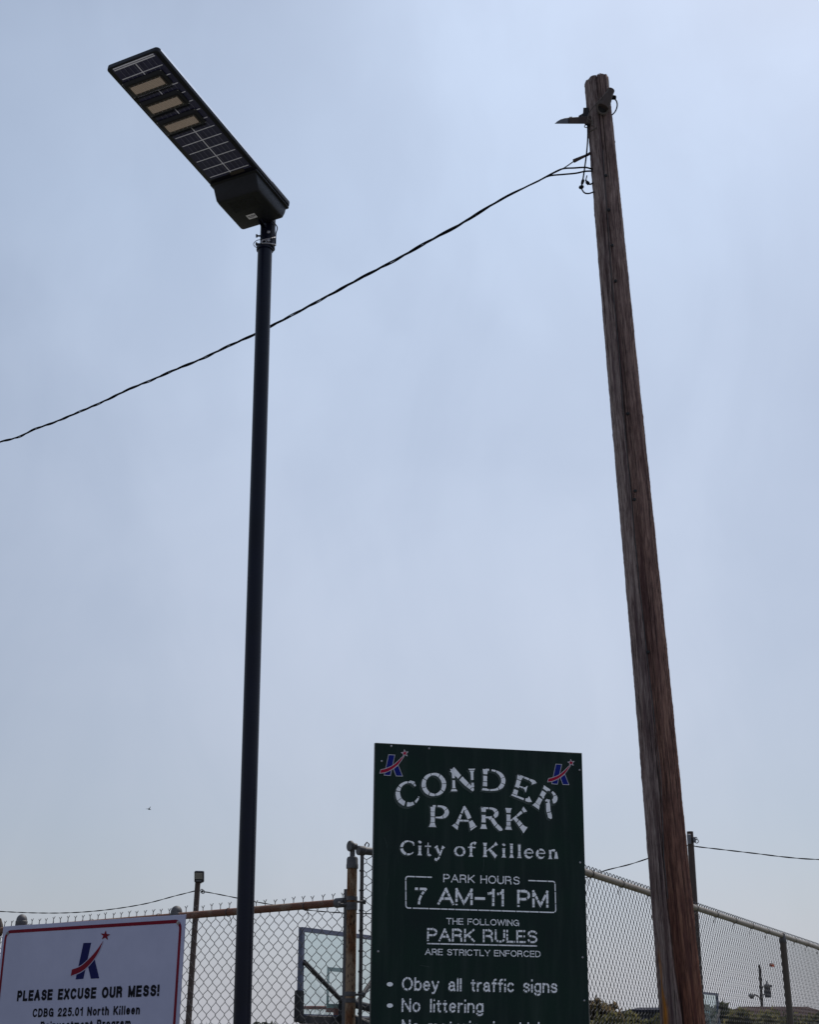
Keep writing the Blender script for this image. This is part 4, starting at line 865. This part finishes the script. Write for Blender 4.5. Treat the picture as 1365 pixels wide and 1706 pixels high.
# ================================================================ OVERHEAD CABLE from the pole off to the left
def inv_y(px): return 1 / np.interp(px, (0, 984), (1 / 14.0, 1 / WY))
cpts = [(-700, 884), (-420, 824), (-200, 785), (0, 736.5), (60, 714.5), (133, 686), (228, 643), (300, 613), (370, 582), (424, 556.5), (480, 529), (540, 496), (600, 464.5), (660, 432), (714, 403), (760, 377.5), (800, 353), (850, 325), (900, 300)]
def yfar(px): return inv_y(px) if px >= 0 else 14.0 + (-px) * .011
cp = smooth_path([at(x, y, yfar(x)) for x, y in cpts], 30)
oc = thing('overhead_cable', cp[-1], 'black twisted power cable sagging from the leaning wooden pole across the sky', 'power cable')
dist = np.concatenate([[0], np.cumsum([np.linalg.norm(cp[k + 1] - cp[k]) for k in range(len(cp) - 1)])])
m = MB()
for k3 in range(3):
    pts = []
    for k, p in enumerate(cp):
        t = unit(cp[min(k + 1, len(cp) - 1)] - cp[max(k - 1, 0)]); a = unit(np.cross(t, Zv)); b = np.cross(a, t); q = dist[k] / .66 * 2 * math.pi + 2 * math.pi * k3 / 3
        rr = (.0066 + .0040 * math.sin(dist[k] * 1.9 + k3 * 2.1)) * min(1, .35 + (dist[-1] - dist[k]) * .9); pts.append(p + rr * (a * math.cos(q) + b * math.sin(q)))
    m.tube(pts, [(.0060 if k3 else .0046) * min(1, .75 + (dist[-1] - d_) * .5) for d_ in dist], 6)
obj('strands', m, M['cable'], oc, True)
yc = WY - .03
m = MB(); m.tube(smooth_path([at(900, 300, inv_y(900)), at(925, 287.5, 8.8), at(940, 280, 8.7), at(957, 268.5, yc)], 6), .0048, 6); obj('messenger', m, M['cable'], oc, True); m = MB(); m.tube(smooth_path([at(900, 300, inv_y(900)), at(916, 293, 8.85), at(940, 290.5, 8.7), at(960, 288.6, yc), at(975, 285.5, yc), at(988, 285, yc)], 6), .0062, 6); obj('lead', m, M['cable'], oc, True); m = MB(); m.tube(smooth_path([at(900, 300, inv_y(900)), at(922, 288, 8.8), at(938, 281.2, 8.7), at(958, 279.8, yc), at(976, 279, yc), at(988, 282, yc)], 6), .0062, 6); obj('lead', m, M['cable'], oc, True)
m = MB(); a = at(956.5, 268.3, yc); b = at(978, 258.5, yc); m.tube([a, b], [.015, .009], 8); m.tube([b, at(984, 254.5, yc)], .0085, 8); m.tube([at(979, 260, yc), at(986, 256, yc)], .004, 6); obj('dead_end_clamp', m, M['bg_wood'], oc, True)

# ================================================================ BASKETBALL HOOPS
def make_hoop():
    r = thing('basketball_hoop', (0, 0, 0), '', 'basketball hoop'); Wb, Hb, zb = .915, 1.07, 2.90
    ex, ey = np.array([1., 0, 0]), np.array([0, 1., 0]); A3 = (ex, ey, Zv)
    m = MB(); t = .026
    for c, h in (((0, 0, zb + Hb - t), (Wb, .03, t)), ((0, 0, zb + t), (Wb, .03, t)), ((-Wb + t, 0, zb + Hb / 2), (t, .0295, Hb / 2 - 2 * t)), ((Wb - t, 0, zb + Hb / 2), (t, .0295, Hb / 2 - 2 * t))): m.box(c, A3, h)
    bf = obj('backboard', m, M['board_frame'], r)
    m = MB(); m.box((0, 0, zb + Hb / 2), A3, (Wb - 2 * t, .006, Hb / 2 - 2 * t)); gl = obj('glass', m, M['board_glass'], bf)
    m = MB()
    for c, h in (((0, .0085, zb + .60), (.305, .001, .025)), ((0, .0085, zb + .16), (.305, .001, .025)), ((-.28, .0085, zb + .38), (.025, .001, .195)), ((.28, .0085, zb + .38), (.025, .001, .195))): m.box(c, A3, h)
    obj('target_square', m, M['paint_white'], bf)
    m = MB()
    for s_ in (-1, 1): m.box((s_ * (Wb - .01), 0, zb + .14), A3, (.05, .045, .185), .012)
    m.box((0, 0, zb - .012), A3, (Wb - .06, .042, .05), .01); obj('padding', m, M['padding'], r)
    m = MB(); zr = zb + .15; m.torus((0, .40, zr), (0, 0, 1), .228, .016, 32, 8); m.box((0, .10, zr - .03), A3, (.09, .07, .03), .006); m.box((0, .035, zr - .05), A3, (.10, .008, .09)); rim = obj('rim', m, M['rim'], r, True)
    m = MB(); nn = 12
    for k in range(nn):
        for sg in (1, -1):
            pts = []
            for q in range(13):
                u = q / 12; a = 2 * math.pi * (k + sg * u * 2.5) / nn; rr = .222 - .11 * math.sin(u * 1.5) + .02 * u * u; pts.append((rr * math.cos(a), .40 + rr * math.sin(a), zr - .01 - .42 * u))
            m.tube(pts, .0035, 4)
    obj('net', m, M['net'], r)
    m = MB(); m.box((0, -.10, zb + .13), A3, (.10, .07, .16), .01)
    for s_ in (-1, 1): m.tube([(s_ * .06, -.16, zb + .14), (s_ * (Wb - .03), -.04, zb + .66)], .030, 8)
    m.tube([(0, -.15, zb + .02), (0, -1.25, zb - .35)], .06, 10); m.tube([(0, -.15, zb + .2), (0, -1.30, zb - .05)], .05, 10); obj('support_arm', m, M['padding'], r, True)
    m = MB(); m.tube([(0, -1.35, -.05), (0, -1.35, zb + .05)], .075, 14); obj('pole', m, M['padding'], r, True)
    return r
ha = R_(58.5); hu = np.array([math.cos(ha), math.sin(ha), 0])
def set_hoop(o, tl, y):
    T = at(*tl, y); c = T + hu * .915; o.location = (c[0], c[1], T[2] - 3.97); o.rotation_euler = (0, 0, ha)
h1 = make_hoop(); set_hoop(h1, (501, 1544.5), 17.9); h1['label'] = 'basketball hoop with glass backboard seen between lamp pole and green sign'
h2 = copy_tree(h1); hy = 36.5; T = at(1195.5, 1655, hy + 1.57); c = T - hu * .915; h2.location = (c[0], c[1], T[2] - 3.97); h2['label'] = 'farther basketball hoop whose backboard edge shows beside the leaning wooden pole'
for h in (h1, h2): h['group'] = 'basketball hoops on the court'

# ================================================================ FAR POLES AND WIRES
LPY, RPY = 40.0, 35.0
T, Bq = vertical_axis((329.3, 1470), (313.5, 1706), LPY)
fl_ = thing('flood_light_pole', Bq, 'brown wooden pole with square flood light behind the white notice', 'light pole')
r0 = 9.0 / 2 / F_PX * axial(T)
m = MB(); m.tube([Bq, T], [r0 * 1.2, r0], 14); obj('pole', m, M['bg_wood'], fl_, True)
m = MB(); c = at(331.8, 1460.5, LPY - .15); sc_ = axial(c) / F_PX; tilt = unit(np.array([0, -.35, .94])); nf = unit(np.array([-.12, -.94, -.35])); sx_ = unit(np.cross(tilt, nf)); tilt = np.cross(nf, sx_)
m.box(c, (sx_, tilt, nf), (8.0 * sc_, 9.3 * sc_, .05), .02); hd = obj('flood_light', m, M['panel_frame'], fl_)
m = MB(); m.box(c + nf * .052 + tilt * 2.0 * sc_, (sx_, tilt, nf), (6.4 * sc_, 5.2 * sc_, .004)); obj('lens', m, mat('flood_lens', (.20, .19, .17), .3, var=.3, vscale=9), hd)
m = MB(); m.box(c + nf * .052 - tilt * 6.2 * sc_, (sx_, tilt, nf), (4.5 * sc_, .9 * sc_, .004)); m.box(c - nf * .08 - tilt * 9 * sc_, (sx_, tilt, nf), (2.6 * sc_, 3 * sc_, .03)); obj('bracket', m, M['far_grey'], hd)
m = MB(); m.torus(at(338, 1486, LPY - .1), (0, 1, 0), 2.6 * sc_, .012, 12, 5); m.torus(at(336, 1483.5, LPY - .1), (0, 1, .3), 2.0 * sc_, .012, 12, 5); obj('wire_coil', m, M['cable'], fl_, True)
T2, B2 = vertical_axis((1150.4, 1385.5), (1157.6, 1502), RPY)
r0 = 10.5 / 2 / F_PX * axial(T2)
rp = thing('utility_pole', B2, 'grey brown wooden pole standing just behind the big leaning pole', 'utility pole')
m = MB(); m.tube([B2, T2], [r0 * 1.25, r0], 14); obj('trunk', m, M['bg_wood'], rp, True)
s2 = axial(T2) / F_PX
m = MB(); p = at(1157.5, 1399, RPY - .1); m.box(p, np.eye(3), (2.4 * s2, .05, 4.5 * s2), .01); m.box(at(1149, 1398, RPY - .12), np.eye(3), (3 * s2, .04, 8 * s2), .01); m.torus(at(1161.5, 1401.5, RPY - .1), (0, 1, .2), 3.0 * s2, .011, 14, 5); m.torus(at(1160, 1397, RPY - .1), (.3, 1, 0), 2.2 * s2, .010, 14, 5); obj('insulator_bracket', m, M['far_grey'], rp, True)
def wire(pix, ya, yb, label, r=.0085, tw=.008):
    x0, x1 = pix[0][0], pix[-1][0]; P = smooth_path([at(x, y, 1 / np.interp(x, (x0, x1), (1 / ya, 1 / yb))) for x, y in pix], 30)
    m = MB()
    for k2 in range(2):
        q = []; L_ = 0
        for k, p in enumerate(P):
            if k: L_ += np.linalg.norm(p - P[k - 1])
            t = unit(P[min(k + 1, len(P) - 1)] - P[max(k - 1, 0)]); a = unit(np.cross(t, Zv)); b = np.cross(a, t); w = L_ / .9 * 2 * math.pi + math.pi * k2; q.append(p + tw * (a * math.cos(w) + b * math.sin(w)))
        m.tube(q, r, 5)
    return tag(obj('overhead_wire', m, M['cable'], None, True, base=P[0]), label, 'overhead wire', 'thin wires strung between the far poles')
wire([(-500, 1440), (-250, 1495), (-100, 1513), (0, 1518.5), (60, 1521), (120, 1520.5), (180, 1515.5), (240, 1506), (290, 1493), (308, 1488.5), (326, 1484)], 52, LPY, 'thin sagging wire above the white notice ending at the flood light pole')
wire([(334, 1487), (345, 1486.5), (394, 1496), (440, 1505), (520, 1517), (600, 1522), (680, 1521), (780, 1510), (880, 1490), (960, 1468), (1005, 1451.5), (1050, 1440), (1090, 1427), (1150, 1407)], LPY, RPY, 'thin wire hanging between the flood light pole and the pole behind the leaning one')
wire([(1154, 1408), (1162, 1410.5), (1200, 1415), (1260, 1422), (1310, 1428), (1365, 1432), (1500, 1436), (1800, 1420)], RPY, 30, 'thin wire above the tall fence running on from the grey brown pole')
# far street pole with transformer
DY = 100.0
T3, B3 = vertical_axis((1266.3, 1607), (1272, 1706), DY); s3 = axial(T3) / F_PX
dp = thing('utility_pole', B3, 'small distant utility pole with grey transformer and street light seen through the fence', 'utility pole')
m = MB(); m.tube([B3, T3 - Zv * .3, T3], [3.0 * s3, 2.3 * s3, 1.2 * s3], 12); obj('trunk', m, M['bg_wood'], dp, True)
m = MB(); c = at(1279.8, 1651, DY - .1); m.lathe(c - Zv * 10.3 * s3, [(4.6 * s3, 0), (5.4 * s3, .06), (5.4 * s3, 18 * s3), (5.8 * s3, 18.6 * s3), (4.6 * s3, 20.5 * s3), (1.6 * s3, 21 * s3), (1.3 * s3, 25 * s3), (.5 * s3, 26 * s3)], 16)
for py in (1644, 1657): m.cyl(at(1269, py, DY - .1), at(1276, py, DY - .1), .9 * s3, 6)
m.box(at(1286, 1643, DY - .1), np.eye(3), (1.3 * s3, .08, 1.6 * s3)); tf = obj('transformer', m, M['far_grey'], dp, True)
m = MB(); m.tube(smooth_path([at(1269.5, 1666, DY - .1), at(1264, 1660, DY - .1), at(1258, 1657, DY - .1)], 5), 1.1 * s3, 6); arm = obj('lamp_arm', m, M['bg_wood'], dp, True)
m = MB(); c = at(1253, 1657, DY - .1); m.lathe(c - Zv * 6.5 * s3, [(1.5 * s3, 0), (3.6 * s3, 2.2 * s3), (5.6 * s3, 4.4 * s3), (5.6 * s3, 5.4 * s3), (3.6 * s3, 7.6 * s3), (1.4 * s3, 8.6 * s3)], 14); obj('lamp_head', m, M['far_grey'], arm, True)
# scrap caught in the fence
c = on_plane(1287, 1608, corner + rn3 * .03, rn3); so_ = axial(c) / F_PX; rg = random.Random(2); m = MB()
for lay in range(3):
    ring = []
    for k in range(14):
        a = 2 * math.pi * k / 14; rr = (5.2 if k % 2 else 2.6) * rg.uniform(.7, 1.15); ring.append(c + rd3 * rr * 2.6 * math.cos(a) * so_ + Zv * rr * .75 * math.sin(a) * so_ + rn3 * (rg.uniform(-.012, .012) + lay * .01 - .012))
    m.loft([ring, [p + rn3 * .002 for p in ring]])
tag(obj('plastic_scrap', m, M['orange'], None, base=c), 'small ragged orange scrap caught in the tall fence beside its post', 'scrap')
# bird
c = at(247.8, 1348, 60); sb = axial(c) / F_PX; m = MB()
m.tube([c + np.array(q) * sb for q in ((-2.2, 0, .2), (-1.2, .2, .3), (0, .3, 0), (1.4, .3, -.5), (3.6, .2, -.9))], [.25 * sb, .8 * sb, 1.0 * sb, .7 * sb, .2 * sb], 8)
for tip, mid in (((2.9, -1.5, 4.6), (1.5, -.6, 2.2)), ((-6.5, 2.5, .5), (-3.0, 1.2, .7))):
    a0 = c + np.array((-.7, 0, .3)) * sb; a1 = c + np.array((.9, .2, .1)) * sb; mm = c + np.array(mid) * sb; tp = c + np.array(tip) * sb; d = np.array((.55, 0, -.25)) * sb
    r1_ = [a0, mm - d, tp, mm + d, a1]; m.loft([r1_, [p + np.array((0, .25, .08)) * sb for p in r1_]])
tag(obj('bird', m, M['bird'], None, True, base=c), 'small dark bird flying low in the sky above the white notice', 'bird')

# ================================================================ FAR HOUSES
def house(pl_, pr_, ridge_l, ridge_r, y_ridge, y_eave, Y, depth, rm, wm, label, hip=True):
    xl, xr = at(pl_, y_eave, Y)[0], at(pr_, y_eave, Y)[0]; rl, rr = at(ridge_l, y_ridge, Y + depth / 2)[0], at(ridge_r, y_ridge, Y + depth / 2)[0]
    zr = at(ridge_l, y_ridge, Y + depth / 2)[2]; ze = at(pl_, y_eave, Y)[2]; zg = -.9; y0, y1 = Y, Y + depth; yr = Y + depth / 2
    t = thing('house', ((xl + xr) / 2, Y, zg), label, 'house'); o_ = .35
    m = MB(); m.box(((xl + xr) / 2, (y0 + y1) / 2, (zg + ze) / 2), np.eye(3), ((xr - xl) / 2 - o_, depth / 2 - o_, (ze - zg) / 2)); wl = obj('wall', m, wm, t)
    m = MB(); th = .12
    e_ = [(xl, y0, ze), (xr, y0, ze), (xr, y1, ze), (xl, y1, ze)]; r_ = [(rl, yr, zr), (rr, yr, zr)]
    m.add(e_ + r_ + [(p[0], p[1], p[2] - th) for p in e_], [(0, 1, 5, 4), (1, 2, 5), (2, 3, 4, 5), (3, 0, 4), (0, 6, 7, 1), (1, 7, 8, 2), (2, 8, 9, 3), (3, 9, 6, 0), (6, 9, 8, 7)]); obj('roof', m, rm, t)
    for fx in (.2, .5, .8):
        cx = xl + (xr - xl) * fx; m = MB(); m.box((cx, y0 + o_ - .01, ze - 1.3), np.eye(3), (.6, .03, .55)); wn = obj('window', m, M['paint_white'], t); m = MB(); m.box((cx, y0 + o_ - .045, ze - 1.3), np.eye(3), (.52, .006, .47)); obj('pane', m, M['window_dark'], wn)
    return t
house(1192, 1418, 1238, 1346, 1677, 1699, 92, 10, M['roof_brown'], M['wall_tan'], 'distant house with reddish brown hip roof behind olive shrubs')
house(1052, 1204, 1066, 1196, 1678.4, 1682.3, 84, 8, M['roof_navy'], M['wall_navy'], 'distant low dark navy building between green sign and leaning wooden pole')

# ================================================================ SHRUBS AND TREES BEYOND THE FIELD
def shrub(px, py_top, hw_px, Y, lm, label, seed, name='shrub', cat='shrub', dens=1.0, tall=1.0):
    point = .42 if 'pointed' in label and 'tree top,' in label else .20
    rg = np.random.default_rng(seed); top = at(px, py_top, Y); sc_ = axial(top) / F_PX; W_ = hw_px * sc_; zg = -.86; H = top[2] - zg; c0 = np.array([top[0], Y, zg])
    t = thing(name, c0, label, cat, 'shrubs and trees beyond the field')
    m = MB(); rt = random.Random(seed)
    tips = []
    for k in range(5):
        a = rt.uniform(0, 6.28); b = c0 + np.array([math.cos(a) * W_ * .12, math.sin(a) * W_ * .12, 0]); e = c0 + np.array([math.cos(a) * W_ * .6, math.sin(a) * W_ * .6, H * rt.uniform(.6, .85)])
        m.tube([b, (b + e) / 2 + np.array([0, 0, H * .08]), e], [.09, .06, .02], 6); tips.append(e)
    obj('trunk', m, M['bark'], t, True)
    m = MB(); ncl = int(80 * dens); n_l = 60
    for k in range(ncl):
        rho = math.sqrt(rg.random()); a_ = rg.uniform(0, 2 * math.pi); cr = rg.uniform(.16, .34) * min(W_, H * .5)
        ztop = H * (1.0 - point * rho ** (1.2 if point > .3 else 3) - .10 * rg.random() ** 2) - cr * .9
        zc = ztop * (1 - .65 * rg.random() ** 2.2)
        c = c0 + np.array([rho * math.cos(a_) * W_ * .9, rho * math.sin(a_) * W_ * .9, zc])
        d = rg.normal(size=(n_l, 3)) * cr * .60 + c
        for p in d:
            if p[2] < zg + .05 or p[2] > top[2] + H * .015: continue
            u = rg.normal(size=3); u /= np.linalg.norm(u); w = np.cross(u, rg.normal(size=3)); w /= np.linalg.norm(w); s_ = rg.uniform(.06, .13) * (1 + .4 * tall * (lm is M['leaf_dark'])); m.add([p - u * s_ * 1.7, p + w * s_ * .6, p + u * s_ * 1.7, p - w * s_ * .6], [(0, 1, 2, 3)])
    obj('crown', m, lm, t); return t
O_, BR, DK = M['leaf_olive'], M['leaf_brown'], M['leaf_dark']
for i, (px, py, hw, Y, lm, lab) in enumerate([
    (1000, 1665, 28, 60, BR, 'rounded brownish shrub against the edge of the green sign'),
    (1022, 1653, 18, 61, BR, 'brown green pointed tree top, tallest growth beside the green sign'),
    (1052, 1682, 30, 64, O_, 'olive shrub between the pointed tree top and the dark navy building'),
    (1094, 1693, 26, 57, O_, 'low olive shrub at the foot of the leaning wooden pole'),
    (1012, 1691, 40, 52, O_, 'wide low shrub at the bottom edge beside the green sign'),
    (1174, 1677, 20, 63, DK, 'dark grey green tree behind the glass of the farther hoop'),
    (1203, 1674, 14, 72, DK, 'dark tree with tufted top between farther hoop and broad olive shrub'),
    (1236, 1679, 40, 58, O_, 'broad olive shrub between tufted dark tree and distant utility pole'),
    (1276, 1681, 36, 61, O_, 'olive shrub directly behind the foot of the distant utility pole'),
    (1325, 1689, 36, 56, O_, 'low olive shrub just past the tall fence post under the brown roof'),
    (1368, 1687, 36, 59, O_, 'olive shrub under the falling end of the brown roof'),
    (350, 1707, 40, 75, DK, 'barely visible low dark shrub behind the fence near the lamp pole'),
    (445, 1706, 46, 78, DK, 'barely visible low dark shrub between lamp pole and basketball hoop'),
    (540, 1706.5, 40, 76, DK, 'barely visible low dark shrub below the nearer basketball hoop')]):
    shrub(px, py, hw, Y, lm, lab, 11 + i, 'tree' if 'tree' in lab else 'shrub', 'tree' if 'tree' in lab else 'shrub')
